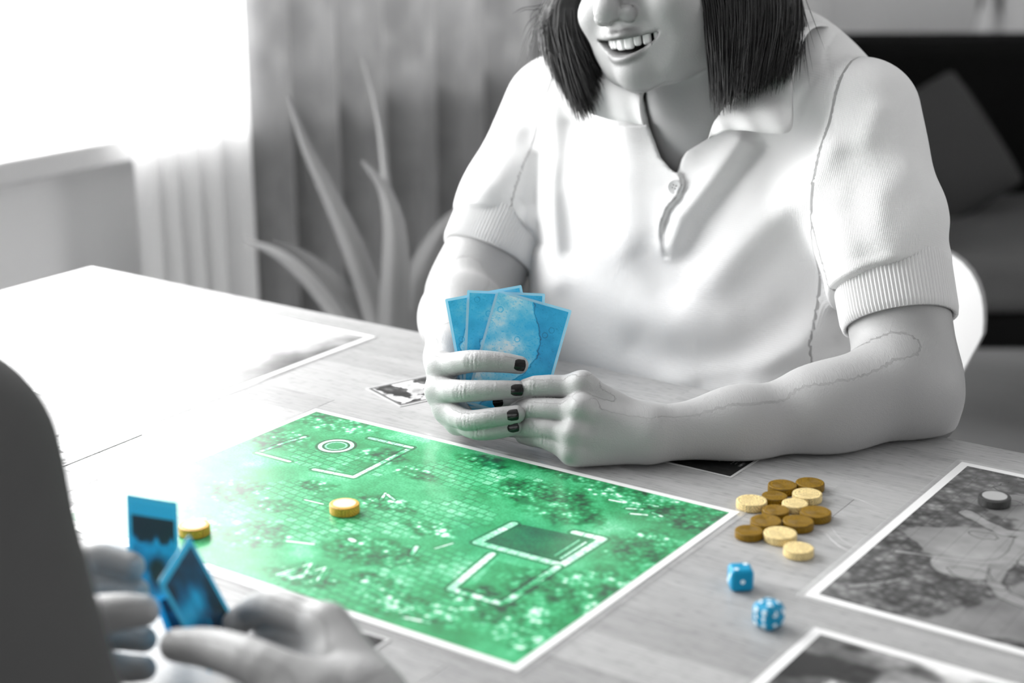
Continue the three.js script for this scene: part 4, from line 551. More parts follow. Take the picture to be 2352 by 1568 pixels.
  const folds = [                                            // strokes [polyline, half width, height]
    [[[0.381, 0.9602], [0.3526, 0.9217], [0.3283, 0.8933], [0.3202, 0.869]], 0.011, 0.0075], [[[0.3992, 0.9562], [0.3648, 0.9055], [0.3344, 0.8569]], 0.012, -0.005], [[[0.4459, 0.946], [0.4215, 0.9055], [0.3769, 0.8569], [0.3445, 0.8163]], 0.018, 0.0085],
    [[[0.2796, 0.9744], [0.2788, 0.9217], [0.2837, 0.869]], 0.02, 0.005], [[[0.2594, 0.9704], [0.2533, 0.9258], [0.2594, 0.8852]], 0.013, -0.004], [[[0.235, 0.9906], [0.2249, 0.9339], [0.231, 0.869]], 0.012, -0.005], [[[0.2127, 1.015], [0.2099, 0.9339], [0.2168, 0.8366]], 0.012, 0.005],
    [[[0.2959, 0.8569], [0.3161, 0.8325], [0.3445, 0.8163]], 0.016, -0.005], [[[0.2391, 0.8366], [0.2756, 0.8123], [0.3202, 0.794], [0.3648, 0.796]], 0.022, 0.006], [[[0.2959, 0.7758], [0.3445, 0.7575], [0.3931, 0.7717], [0.4256, 0.8001]], 0.018, -0.005], [[[0.3283, 0.7393], [0.385, 0.7433], [0.4377, 0.7717], [0.4661, 0.8123]], 0.018, 0.006], [[[0.4661, 0.8528], [0.4621, 0.8123], [0.4459, 0.7717]], 0.03, 0.006], [[[0.3526, 0.7393], [0.4094, 0.7474], [0.4661, 0.7758]], 0.01, -0.004],
    [[[0.4681, 0.9359], [0.4641, 0.9015], [0.4734, 0.8528]], 0.013, -0.0055], [[[0.4904, 0.9785], [0.4722, 0.942], [0.46, 0.9055]], 0.012, 0.004], [[[0.5107, 0.9258], [0.4864, 0.9015], [0.4763, 0.869]], 0.014, 0.003], [[[0.5391, 0.9015], [0.5067, 0.869], [0.4864, 0.8366]], 0.015, 0.0025], [[[0.5553, 0.869], [0.5229, 0.8488], [0.4945, 0.8204]], 0.011, -0.003],
    [[[0.1925, 0.9825], [0.1621, 0.9258], [0.1742, 0.8852]], 0.014, -0.004], [[[0.2006, 0.9623], [0.1965, 0.9177], [0.2006, 0.8771]], 0.008, -0.006], [[[0.1823, 0.9623], [0.158, 0.9339], [0.1377, 0.9217]], 0.014, 0.004], [[[0.1904, 0.9015], [0.1661, 0.8852], [0.1337, 0.8893]], 0.012, 0.003] ].map(([p, w, a]) => { const s = seg2(p), m = w * 2.6, x0 = Math.min(...p.map((q) => q[0])) - m, x1 = Math.max(...p.map((q) => q[0])) + m, y0 = Math.min(...p.map((q) => q[1])) - m, y1 = Math.max(...p.map((q) => q[1])) + m; return [(u, v) => u < x0 || u > x1 || v < y0 || v > y1 ? 9 : s(u, v), w, a]; });
  const seamL = seg2([[0.4763, 1.0656], [0.4621, 1.0474], [0.4556, 1.015], [0.4531, 0.9623]]);
  function shirtF(x, y, z) {
    let d = smin(torso(x, y, z), bust(x, y, z), 0.08); 
    const cl = (x - cuffL[0]) * (elL[0] - shL[0]) + (y - cuffL[1]) * (elL[1] - shL[1]) + (z - cuffL[2]) * (elL[2] - shL[2]), cr = (x - cuffR[0]) * (elR[0] - shR[0]) + (y - cuffR[1]) * (elR[1] - shR[1]) + (z - cuffR[2]) * (elR[2] - shR[2]);
    d = smin(d, smax(sleeveL(x, y, z), cl / 0.26 - 0.004, 0.003), 0.022); d = smin(d, smax(sleeveR(x, y, z), cr / 0.23 - 0.004, 0.003), 0.022);
    if (d < 0.02) {
      const a = x * E1[0] + y * E1[1] + z * E1[2], b = x * E2[0] + y * E2[1] + z * E2[2], dp = dep(x, y, z);
      if (dp < 1.68) {
        for (const [s, w, h] of folds) { const q = s(a, b) / w; if (q < 2.6) d -= h * Math.exp(-q * q); }
        const q = Math.abs(a - flap[4][0]) < 0.1 ? flapD(a, b) : 9; let side = -1; if (q < 0.06) { let best = 9; for (let i = 0; i + 1 < flap.length; i++) { const ax = flap[i][0], ay = flap[i][1], bx = flap[i + 1][0] - ax, by = flap[i + 1][1] - ay, t = clamp(((a - ax) * bx + (b - ay) * by) / (bx * bx + by * by), 0, 1), ex = a - ax - bx * t, ey = b - ay - by * t, e = Math.hypot(ex, ey); if (e < best) { best = e; side = bx * ey - by * ex > 0 ? 1 : -1; } } }
        if (q < 0.06 && b < flap[0][1] + 0.004 && b > flap[9][1] - 0.004) d -= mix(0.0048 * Math.exp(-q / 0.02) * sstep(flap[9][1] - 0.004, flap[9][1] + 0.03, b), -0.004 * Math.exp(-q / 0.006), sstep(-0.0022, 0.0022, side * q));
        d -= 0.0012 * (n2(a * 38 + b * 9, b * 22) - 0.5); const sm = seamL(a, b); if (sm < 0.004) d += 0.0012 * Math.exp(-((sm / 0.0012) ** 2));
        if (dp < 1.62) d = Math.max(d, -vee(a, b));
      }
      // neck hole
      const nd = Math.hypot(x - 0.172, z + 0.405) - 0.062; if (y > 0.93) d = smax(d, -Math.max(nd, 0.995 - y), 0.006);
    }
    return Math.max(d, 0.52 - y);
  }
  const knit = texture(512, 512, (u, v) => { const c = u * 64, r = v * 48, w = Math.abs((c % 1) - 0.5) * 2; return 0.25 + 0.5 * (1 - w * w) * (0.75 + 0.25 * Math.sin((r + w * 0.6) * 6.283)) + 0.25 * fbm(u * 30, v * 30, 2); }, false);
  const wool = mat(0.72, 0.92, { bumpMap: knit, bumpScale: 0.0006, sheen: 0.25, sheenRoughness: 0.6, sheenColor: gray(0.8) });
  const shirtG = polish(shirtF, [-0.14, 0.5, -0.56], [0.54, 1.12, -0.17], 0.003);
  const axUV = (x, y, z, o, e, r) => { const t = V(e).sub(V(o)).normalize(), p = new THREE.Vector3(x - o[0], y - o[1], z - o[2]), l = p.dot(t); p.addScaledVector(t, -l); const u = new THREE.Vector3(0.8, 0, -0.57); u.addScaledVector(t, -u.dot(t)).normalize(); const w = new THREE.Vector3().crossVectors(t, u); return [Math.atan2(p.dot(w), p.dot(u)) * r, l]; };
  uvFrom(shirtG, (x, y, z) => { const q = x > 0.345 ? axUV(x, y, z, shL, elL, 0.055) : x < 0.02 ? axUV(x, y, z, shR, elR, 0.055) : [x * 0.9 - z * 0.45, y]; return [q[0] * 11, q[1] * 11]; });
  const polo = part('polo_shirt', shirtG, wool, her);
  // ribbed cuffs
  function cuff(o, e, t0, t1, r0, r1, tilt) {
    const A = V(o), T = V(e).sub(A), L = T.length(); T.normalize(); const u = new THREE.Vector3(0.8, 0, -0.57); u.addScaledVector(T, -u.dot(T)).normalize(); const w = new THREE.Vector3().crossVectors(T, u), ribs = 94, nu = ribs * 7, nv = 8, pos = [], idx = [];
    for (let k = 0; k < 2; k++) for (let j = 0; j <= nv; j++) for (let i = 0; i <= nu; i++) { const a = i / nu * Math.PI * 2, v = j / nv, rib = Math.pow(0.5 + 0.5 * Math.cos(a * ribs), 0.7), r = mix(r0, r1, v) + (k ? -0.0035 : 0.0017 * rib + 0.0005 * Math.sin(a * 5 + 1) - (v > 0.85 ? (v - 0.85) ** 2 * 0.06 : 0)), p = A.clone().addScaledVector(T, L * mix(t0, t1, v) + tilt * Math.cos(a)).addScaledVector(u, r * Math.cos(a)).addScaledVector(w, r * Math.sin(a)); pos.push(p.x, p.y, p.z); }
    const M = (nu + 1) * (nv + 1); for (let k = 0; k < 2; k++) for (let j = 0; j < nv; j++) for (let i = 0; i < nu; i++) { const a = k * M + j * (nu + 1) + i, b = a + 1, c = a + nu + 1, d = c + 1; if (k) idx.push(a, c, b, b, c, d); else idx.push(a, b, c, b, d, c); }
    for (let i = 0; i < nu; i++) { const a = nv * (nu + 1) + i; idx.push(a, a + 1, a + M, a + 1, a + 1 + M, a + M); const b = i; idx.push(b, b + M, b + 1, b + 1, b + M, b + 1 + M); }
    const g = new THREE.BufferGeometry(); g.setAttribute('position', new THREE.Float32BufferAttribute(pos, 3)); g.setIndex(idx); g.computeVertexNormals(); part('ribbed_cuff', g, mat(0.72, 0.92), polo);
  }
  cuff(shL, elL, 0.565, 0.76, 0.0503, 0.049, 0.0); cuff(shR, elR, 0.6, 0.79, 0.0503, 0.0486, 0.0);
  // collar: folded band round the neck
  {
    const rows = [[[0.1641, 1.014, -0.2899], [0.1757, 0.9836, -0.2702]], [[0.1431, 1.0214, -0.2934], [0.1558, 0.9838, -0.2731]], [[0.1149, 1.0309, -0.3004], [0.1256, 0.9861, -0.276]], [[0.0791, 1.0433, -0.3184], [0.0863, 0.9964, -0.2934]], [[0.098, 1.04, -0.41], [0.055, 1.028, -0.4]], [[0.115, 1.06, -0.455], [0.085, 1.055, -0.485]], [[0.172, 1.068, -0.478], [0.172, 1.06, -0.515]], [[0.228, 1.068, -0.46], [0.262, 1.055, -0.485]], [[0.2742, 1.0621, -0.3516], [0.2979, 1.0675, -0.3509]], [[0.2776, 1.0474, -0.3232], [0.3054, 1.0319, -0.3049]], [[0.2714, 1.0347, -0.3105], [0.3192, 0.9906, -0.2763]], [[0.262, 1.0235, -0.2998], [0.3007, 0.9881, -0.2678]], [[0.2528, 1.0118, -0.2931], [0.2777, 0.9884, -0.2673]], [[0.246, 0.9997, -0.2877], [0.2581, 0.985, -0.2678]], [[0.2439, 0.9945, -0.2843], [0.2427, 0.9767, -0.2694]]];
    const ci = new THREE.CatmullRomCurve3(rows.map((r) => V(r[0]))), co = new THREE.CatmullRomCurve3(rows.map((r) => V(r[1]))), nu = 120, nv = 10, pos = [], idx = [], uv = [], ctr = V([0.172, 1.0, -0.41]);
    for (let k = 0; k < 2; k++) for (let i = 0; i <= nu; i++) for (let j = 0; j <= nv; j++) { const a = ci.getPoint(i / nu), b = co.getPoint(i / nu), v = j / nv, p = a.clone().lerp(b, v), out = p.clone().sub(ctr).setY(0.02).normalize(); p.addScaledVector(out, 0.006 * Math.sin(Math.PI * v * 0.9) + 0.0015 * Math.sin(i * 0.55 + j * 0.3) * v + (k ? 0 : -0.0028)); p.y += 0.004 * Math.sin(Math.PI * v); pos.push(p.x, p.y, p.z); uv.push(i / nu * 5, v * 0.8); }
    const M = (nu + 1) * (nv + 1); for (let k = 0; k < 2; k++) for (let i = 0; i < nu; i++) for (let j = 0; j < nv; j++) { const a = k * M + i * (nv + 1) + j, b = a + 1, c = a + nv + 1, d = c + 1; if (k) idx.push(a, b, c, b, d, c); else idx.push(a, c, b, b, c, d); }
    for (let i = 0; i < nu; i++) for (const j of [0, nv]) { const a = i * (nv + 1) + j, b = a + nv + 1; if (j) idx.push(a, b, a + M, b, b + M, a + M); else idx.push(a, a + M, b, b, a + M, b + M); }
    for (const i of [0, nu]) for (let j = 0; j < nv; j++) { const a = i * (nv + 1) + j, b = a + 1; if (i) idx.push(a, a + M, b, b, a + M, b + M); else idx.push(a, b, a + M, b, b + M, a + M); }
    const g = new THREE.BufferGeometry(); g.setAttribute('position', new THREE.Float32BufferAttribute(pos, 3)); g.setAttribute('uv', new THREE.Float32BufferAttribute(uv, 2)); g.setIndex(idx); g.computeVertexNormals(); part('collar', g, wool, polo);
  }
  // button on the placket: found on the cloth by marching towards it
  const onCloth = (a, b2) => { const o = V(CP), d = V(a).sub(o).normalize(); let t = 1.2; for (let i = 0; i < 400; i++) { const p = o.clone().addScaledVector(d, t), q = shirtF(p.x, p.y, p.z); if (q < 0.0002) break; t += Math.max(q * 0.5, 0.0002); } return o.addScaledVector(d, t); };
  for (const [c, r] of [[[0.202, 0.9263, -0.2836], 0.0068]]) {
    const p = onCloth(c), g = new THREE.LatheGeometry([[0, 0.001], [r * 0.55, 0.0009], [r * 0.72, 0.0016], [r * 0.92, 0.0018], [r, 0.001], [r * 0.95, 0], [0, 0]].map((a) => new THREE.Vector2(...a)), 32);
    const b = part('button', g, mat(0.86, 0.25), polo); b.position.copy(p); b.quaternion.setFromUnitVectors(new THREE.Vector3(0, 1, 0), V([0.3, 0.25, 0.9]).normalize());
    for (const [x, z] of [[-1, -1], [1, -1], [-1, 1], [1, 1]]) { const h = new THREE.CylinderGeometry(r * 0.09, r * 0.09, 0.0004, 10); h.translate(x * r * 0.2, 0.0011, z * r * 0.2); part('thread_hole', h, mat(0.2, 0.8), b); }
  }
  // trousers and shoes under the table
  const denim = mat(0.03, 0.9);
  part('trousers', polish(union(0.05, ell([0.17, 0.53, -0.44], [0.175, 0.1, 0.14]), cone([0.26, 0.53, -0.42], [0.28, 0.53, -0.02], 0.08, 0.06), cone([0.08, 0.53, -0.42], [0.06, 0.53, -0.02], 0.08, 0.06), cone([0.28, 0.52, -0.02], [0.28, 0.1, -0.06], 0.058, 0.045), cone([0.06, 0.52, -0.02], [0.06, 0.1, -0.06], 0.058, 0.045)), [-0.05, 0.04, -0.62], [0.4, 0.66, 0.08], 0.01), denim, her);
  for (const x of [0.06, 0.28]) part('shoe', polish((a, b, c) => Math.max(union(0.03, cone([x, 0.05, -0.1], [x, 0.035, 0.08], 0.042, 0.036), cone([x, 0.09, -0.08], [x, 0.05, -0.06], 0.04, 0.042))(a, b, c), 0.002 - b), [x - 0.06, -0.01, -0.18], [x + 0.06, 0.16, 0.14], 0.008), mat(0.6, 0.6), her);

  // ---- hair: cap over the skull and hanging strands
  const hairMat = mat(0.005, 0.4, { ior: 1.5 });
  const HL = (x, y, z) => hp([x, y, z]);
  const capF = (X, Y, Z) => { const x = (he[0] * X + he[4] * Y + he[8] * Z + he[12]) * 100, y = (he[1] * X + he[5] * Y + he[9] * Z + he[13]) * 100, z = (he[2] * X + he[6] * Y + he[10] * Z + he[14]) * 100; const s = ell([0, 8.4, -9.7], [7.9, 9.5, 10.1])(x, y, z); return Math.max(s, -ell([0, 3, 1], [6.4, 10, 6.5])(x, y, z), -y - 1.5) * 0.01; };
  const hair = part('hair', polish(capF, [0.02, 1.04, -0.52], [0.32, 1.32, -0.2], 0.004), hairMat, her);
  const strands = [];
  function strand(pts, r0) {
    const c = new THREE.CatmullRomCurve3(pts), n = 12, k = 4, pos = [], idx = [], up = new THREE.Vector3(0.3, 0.1, 0.9);
    for (let i = 0; i <= n; i++) { const t = i / n, p = c.getPoint(t), T = c.getTangent(t), a = up.clone().addScaledVector(T, -up.dot(T)).normalize(), b = new THREE.Vector3().crossVectors(T, a), r = r0 * (t > 0.75 ? 1 - (t - 0.75) / 0.27 : 1); for (let j = 0; j < k; j++) { const th = j / k * 6.2832; const q = p.clone().addScaledVector(a, r * Math.cos(th)).addScaledVector(b, r * Math.sin(th)); pos.push(q.x, q.y, q.z); } }
    for (let i = 0; i < n; i++) for (let j = 0; j < k; j++) { const a = i * k + j, b = i * k + (j + 1) % k; idx.push(a, b, a + k, b, b + k, a + k); }
    const g = new THREE.BufferGeometry(); g.setAttribute('position', new THREE.Float32BufferAttribute(pos, 3)); g.setIndex(idx); g.computeVertexNormals(); strands.push(g);
  }
  const jit = (p, s) => V(p).add(new THREE.Vector3(rr(-s, s), rr(-s, s), rr(-s, s)));
  const lerp3 = (list, t) => { const f = t * (list.length - 1), i = Math.min(list.length - 2, Math.floor(f)); return V(list[i]).lerp(V(list[i + 1]), f - i).toArray(); };
  // her left side (front to back): tips, side points at ear height, scalp points
  const tipL = [[0.2468, 0.9995, -0.2717], [0.2618, 1.0011, -0.2636], [0.2762, 1.0099, -0.2641], [0.2928, 1.0184, -0.2684], [0.3067, 1.0248, -0.2778], [0.3115, 1.0333, -0.2969], [0.3042, 1.0486, -0.3292]];
  const midL = [HL(6.0, 1.5, -3.6), HL(6.7, 1.5, -5), HL(7.5, 1.5, -7.5), HL(7.9, 1.5, -10), HL(7.8, 1.5, -13), HL(6.5, 1.5, -16), HL(4, 1.5, -18.5)];
  const tipR = [[0.1177, 1.0144, -0.3025], [0.1172, 1.0032, -0.2854], [0.1158, 0.9976, -0.2697], [0.1162, 0.9796, -0.257], [0.1024, 0.9843, -0.2682], [0.0935, 0.9986, -0.2636], [0.0773, 1.0153, -0.2688], [0.0568, 1.0326, -0.2864]];
  const midR = [[0.0751, 1.084, -0.299], [0.0738, 1.084, -0.298], [0.0727, 1.0843, -0.2936], [0.0689, 1.0843, -0.291], [0.0635, 1.084, -0.291], [0.0573, 1.0836, -0.2929], [0.0453, 1.0834, -0.3036], [0.0291, 1.082, -0.3236]];
  for (const [tips, mids, s, count] of [[tipL, midL, 1, 1500], [tipR, midR, -1, 1300]]) for (let i = 0; i < count; i++) {
    const t = Math.pow(rnd(), 0.85), layer = rnd(), tip = V(lerp3(tips, t)), mid = V(lerp3(mids, t)); const root = V(HL(s * mix(0.3, 1.5, rnd()), 16.8 - 3 * t * t, -3.2 - 12 * t)), top = V(HL(s * mix(5.0, 5.8, rnd()), 13 - 2 * t, -2.6 - 13.5 * t));
    const inw = V(HL(0, 1, -9)).sub(mid).setY(0).normalize(); mid.addScaledVector(inw, layer * 0.012); tip.addScaledVector(inw, layer * 0.01 + rr(-0.004, 0.004)); tip.y += rr(-0.003, 0.012) + (rnd() < 0.12 ? rr(0, 0.02) : 0); tip.x += rr(-0.004, 0.004); tip.z += rr(-0.004, 0.004);
    const low = mid.clone().lerp(tip, 0.55).addScaledVector(inw, -0.005); low.x += rr(-0.002, 0.002);
    strand([root, top, mid, low, tip], rr(0.0004, 0.0008));
  }
  for (let i = 0; i < 22; i++) { const t = rr(0.6, 0.95), mid = jit(lerp3(midR, t), 0.004), tip = jit(lerp3(tipR, t), 0.01); tip.x -= rr(0.02, 0.05); tip.y += rr(0.0, 0.06); strand([V(HL(-5.5, 13, -9)), mid, mid.clone().lerp(tip, 0.5).add(V([-0.006, 0, 0])), tip], 0.0003); }
  for (let i = 0; i < 14; i++) { const t = rr(0.5, 0.95), mid = jit(lerp3(midL, t), 0.004), tip = jit(lerp3(tipL, t), 0.012); tip.x += rr(0.0, 0.02); tip.y += rr(-0.01, 0.03); strand([V(HL(5.5, 13, -9)), mid, mid.clone().lerp(tip, 0.5), tip], 0.0003); }
  const st = part('hair_strands', mergeGeometries(strands), hairMat, hair); st.userData.kind = 'stuff';
}

// ------------------------------------------------------------------ her chair
{
  const ch = thing('shell_chair', 'white moulded plywood chair the smiling person sits on', 'chair', [0, 0, 0]), white = mat(0.88, 0.35), ply = mat(0.28, 0.6);
  function bent(w2, h, y0, zc, curve, r, t, top) {           // rounded panel bent round the sitter
    const sh = new THREE.Shape(), a = w2, b = w2 * top; sh.moveTo(-b + r, 0); sh.lineTo(b - r, 0); sh.quadraticCurveTo(b, 0, b + (a - b) * 0.1, r); sh.lineTo(a, h - r * 1.6); sh.quadraticCurveTo(a, h, a - r * 1.6, h); sh.lineTo(-a + r * 1.6, h); sh.quadraticCurveTo(-a, h, -a, h - r * 1.6); sh.lineTo(-b - (a - b) * 0.1, r); sh.quadraticCurveTo(-b, 0, -b + r, 0);
    return sh;
  }
  const panel = (sh, t, bend) => { const pts = sh.getSpacedPoints(90), N = pts.length, pos = [], idx = []; // fan of rings from the outline to the middle keeps the bend smooth
    const R = 12; let cx = 0, cy = 0; pts.forEach((p) => { cx += p.x / N; cy += p.y / N; });
    for (let k = 0; k < 2; k++) for (let r = 0; r <= R; r++) for (let i = 0; i < N; i++) { const f = 1 - r / R, x = cx + (pts[i].x - cx) * f, y = cy + (pts[i].y - cy) * f, q = bend(x, y, k ? t / 2 : -t / 2); pos.push(...q); }
    const M = N * (R + 1); for (let k = 0; k < 2; k++) for (let r = 0; r < R; r++) for (let i = 0; i < N; i++) { const a = k * M + r * N + i, b = k * M + r * N + (i + 1) % N, c = a + N, d = b + N; if (k) idx.push(a, b, c, b, d, c); else idx.push(a, c, b, b, c, d); }
    const g = new THREE.BufferGeometry(); g.setAttribute('position', new THREE.Float32BufferAttribute(pos, 3)); g.setIndex(idx); g.computeVertexNormals();
    const ep = [], ei = []; for (let i = 0; i < N; i++) { const p = pts[i]; ep.push(...bend(p.x, p.y, -t / 2), ...bend(p.x, p.y, t / 2)); const n = (i + 1) % N; ei.push(2 * i, 2 * n, 2 * i + 1, 2 * n, 2 * n + 1, 2 * i + 1); }
    const e = new THREE.BufferGeometry(); e.setAttribute('position', new THREE.Float32BufferAttribute(ep, 3)); e.setIndex(ei); e.computeVertexNormals(); return [g, e]; };
  const bk = (x, y, t) => [0.172 + x, 0.5 + y, -0.665 + 1.05 * x * x - 0.12 * y + t];
  const [bg, be] = panel(bent(0.218, 0.305, 0, 0, 0, 0.05, 0.012, 0.62), 0.012, bk); const back = part('backrest', bg, white, ch); part('plywood_edge', be, ply, back);
  const st = (x, y, t) => [0.172 + x, 0.437 + 0.35 * x * x + t, -0.24 - y];
  const [sg, se] = panel(bent(0.205, 0.4, 0, 0, 0, 0.07, 0.012, 0.92), 0.012, st); const seat = part('seat', sg, white, ch); part('plywood_edge', se, ply, seat);
  const steel = mat(0.5, 0.25, { metalness: 1 });
  part('back_bracket', tube([[0.172, 0.42, -0.56], [0.172, 0.43, -0.66], [0.172, 0.5, -0.682], [0.172, 0.58, -0.69]], 0.012, 24, 10), steel, ch);
  for (const [sx, sz] of [[-1, 1], [1, 1], [-1, -1], [1, -1]]) part('leg', tube([[0.172 + sx * 0.06, 0.42, -0.42 + sz * 0.05], [0.172 + sx * 0.17, 0.4, -0.42 + sz * 0.15], [0.172 + sx * 0.21, 0.0, -0.42 + sz * 0.2]], 0.011, 24, 10), steel, ch);
}

{
  const c = scene.getObjectByName('shell_chair').clone(); c.name = numbered('shell_chair'); scene.add(c); c.rotation.y = Math.PI; c.position.set(0.252, 0, 0.37);
  tag(c, 'white moulded plywood chair the person in the dark sweater sits on', 'chair');
}

// ------------------------------------------------------------------ blue cards in her hands
const cyanInk = grad([[0, 0, 30, 50], [0.25, 0, 98, 144], [0.5, 0, 160, 216], [0.72, 46, 192, 244], [0.9, 140, 222, 252], [1, 224, 246, 255]]);
function inkBack(s, kind, pale = 0) {                                   // watery ink wash
  return texture(256, 400, (u, v) => {
    const y = v * 1.56, w = fbm(u * 3 + s, y * 3, 4), w2 = fbm(u * 7 + s * 2, y * 7 + 3, 4); let t = (kind === 0 ? 0.88 : 0.92) + pale + 0.4 * (w - 0.5) + 0.25 * (w2 - 0.5);
    const edge = kind === 0 ? u - 0.53 - 0.2 * Math.sin(v * 4.2 - 0.2) + 0.12 * (w2 - 0.5) + 0.5 * Math.max(0, v - 0.55) : Math.hypot(u - 0.5, (v - 0.45) * 1.5) - 0.34 + 0.5 * (w - 0.5);
    if (edge > 0) t -= 0.26 + 0.12 * (w - 0.5); t -= 0.3 * Math.exp(-((edge / 0.012) ** 2)); const bl = cells(u * 6 + s, y * 6); t -= (bl[1] > 0.9 ? 0.2 : 0) * Math.exp(-(((bl[0] - 0.22) / 0.03) ** 2)); t -= 0.2 * Math.pow(n2(u * 60 + s, y * 60), 8);
    return cyanInk(t);
  });
}
const sleeveRim = mat(lin(0.5, 0.87, 1.0), 0.25, { transmission: 0.45, thickness: 0 }), cardCore = mat(lin(0.75, 0.9, 0.96), 0.6);
function playingCard(name, label, W, H, tex, face, group, rim = sleeveRim) {         // local: x across, y up, +z shows 'tex'
  const o = thing(name, label, 'card', [0, 0, 0], 0, group), e = 0.0022, shp = (w, h, r) => { const s = new THREE.Shape(); s.moveTo(-w / 2 + r, -h / 2); s.lineTo(w / 2 - r, -h / 2); s.quadraticCurveTo(w / 2, -h / 2, w / 2, -h / 2 + r); s.lineTo(w / 2, h / 2 - r); s.quadraticCurveTo(w / 2, h / 2, w / 2 - r, h / 2); s.lineTo(-w / 2 + r, h / 2); s.quadraticCurveTo(-w / 2, h / 2, -w / 2, h / 2 - r); s.lineTo(-w / 2, -h / 2 + r); s.quadraticCurveTo(-w / 2, -h / 2, -w / 2 + r, -h / 2); return s; };
  const core = new THREE.ExtrudeGeometry(shp(W - 2 * e, H - 2 * e, 0.001), { depth: 0.0003, bevelEnabled: false, curveSegments: 4 }); core.translate(0, 0, -0.00015); part('card_core', core, cardCore, o);
  const big = shp(W, H, 0.0012), ho = new THREE.Path(); ho.moveTo(-W / 2 + e, -H / 2 + e); ho.lineTo(-W / 2 + e, H / 2 - e); ho.lineTo(W / 2 - e, H / 2 - e); ho.lineTo(W / 2 - e, -H / 2 + e); big.holes.push(ho);
  const r = new THREE.ExtrudeGeometry(big, { depth: 0.0004, bevelEnabled: false, curveSegments: 4 }); r.translate(0, 0, -0.0002); part('sleeve_rim', r, rim, o);
  const gl = { roughness: 0.5, specularIntensity: 0.5, clearcoat: 0.25, clearcoatRoughness: 0.12 };
  const a = new THREE.PlaneGeometry(W - 2 * e, H - 2 * e); a.translate(0, 0, 0.00018); part('print', a, new THREE.MeshPhysicalMaterial({ map: tex, ...gl }), o);
  const b = new THREE.PlaneGeometry(W - 2 * e, H - 2 * e); b.rotateY(Math.PI); b.translate(0, 0, -0.00018); part('print', b, new THREE.MeshPhysicalMaterial({ map: face, ...gl }), o);
  return o;
}
const pictureFace = texture(200, 300, (u, v) => cyanInk(0.35 + 0.9 * (fbm(u * 5, v * 7, 4) - 0.45)));
function pose(o, centre, normal, up) { const z = V(normal).normalize(), y = V(up); y.addScaledVector(z, -y.dot(z)).normalize(); const x = new THREE.Vector3().crossVectors(y, z); o.position.set(...centre); o.quaternion.setFromRotationMatrix(new THREE.Matrix4().makeBasis(x, y, z)); }
{
  const W = 0.066, H = 0.1, toC = [0.542, 0.29, 0.788], right = V([0.82464, -0.00341, -0.56565]), upv = V([-0.16171, 0.95683, -0.24152]);
  const fan = [                                              // upper-left corner of each card and its lean
    [[0.1202, 0.8624, -0.0345], 0.185, 'palest blue card at the open end of the fan in her hands', inkBack(3, 1, 0.12)], [[0.1356, 0.8702, -0.0456], -0.045, 'blue card with an ink arc, second in the fan in her hands', inkBack(9, 1, 0.04)],
    [[0.1571, 0.8713, -0.0585], -0.275, 'front blue card of the fan with a dark wavy ink stain', inkBack(1, 0)] ];
  fan.forEach(([tl, lean, label, tex], i) => { const u = upv.clone().multiplyScalar(Math.cos(lean)).addScaledVector(right, -Math.sin(lean)), r = right.clone().multiplyScalar(Math.cos(lean)).addScaledVector(upv, Math.sin(lean)), c = V(tl).addScaledVector(r, W / 2).addScaledVector(u, -H / 2); const o = playingCard('blue_card', label, W, H, tex, pictureFace, 'blue cards fanned in her hands'); pose(o, c.toArray(), toC, u.toArray()); });
}

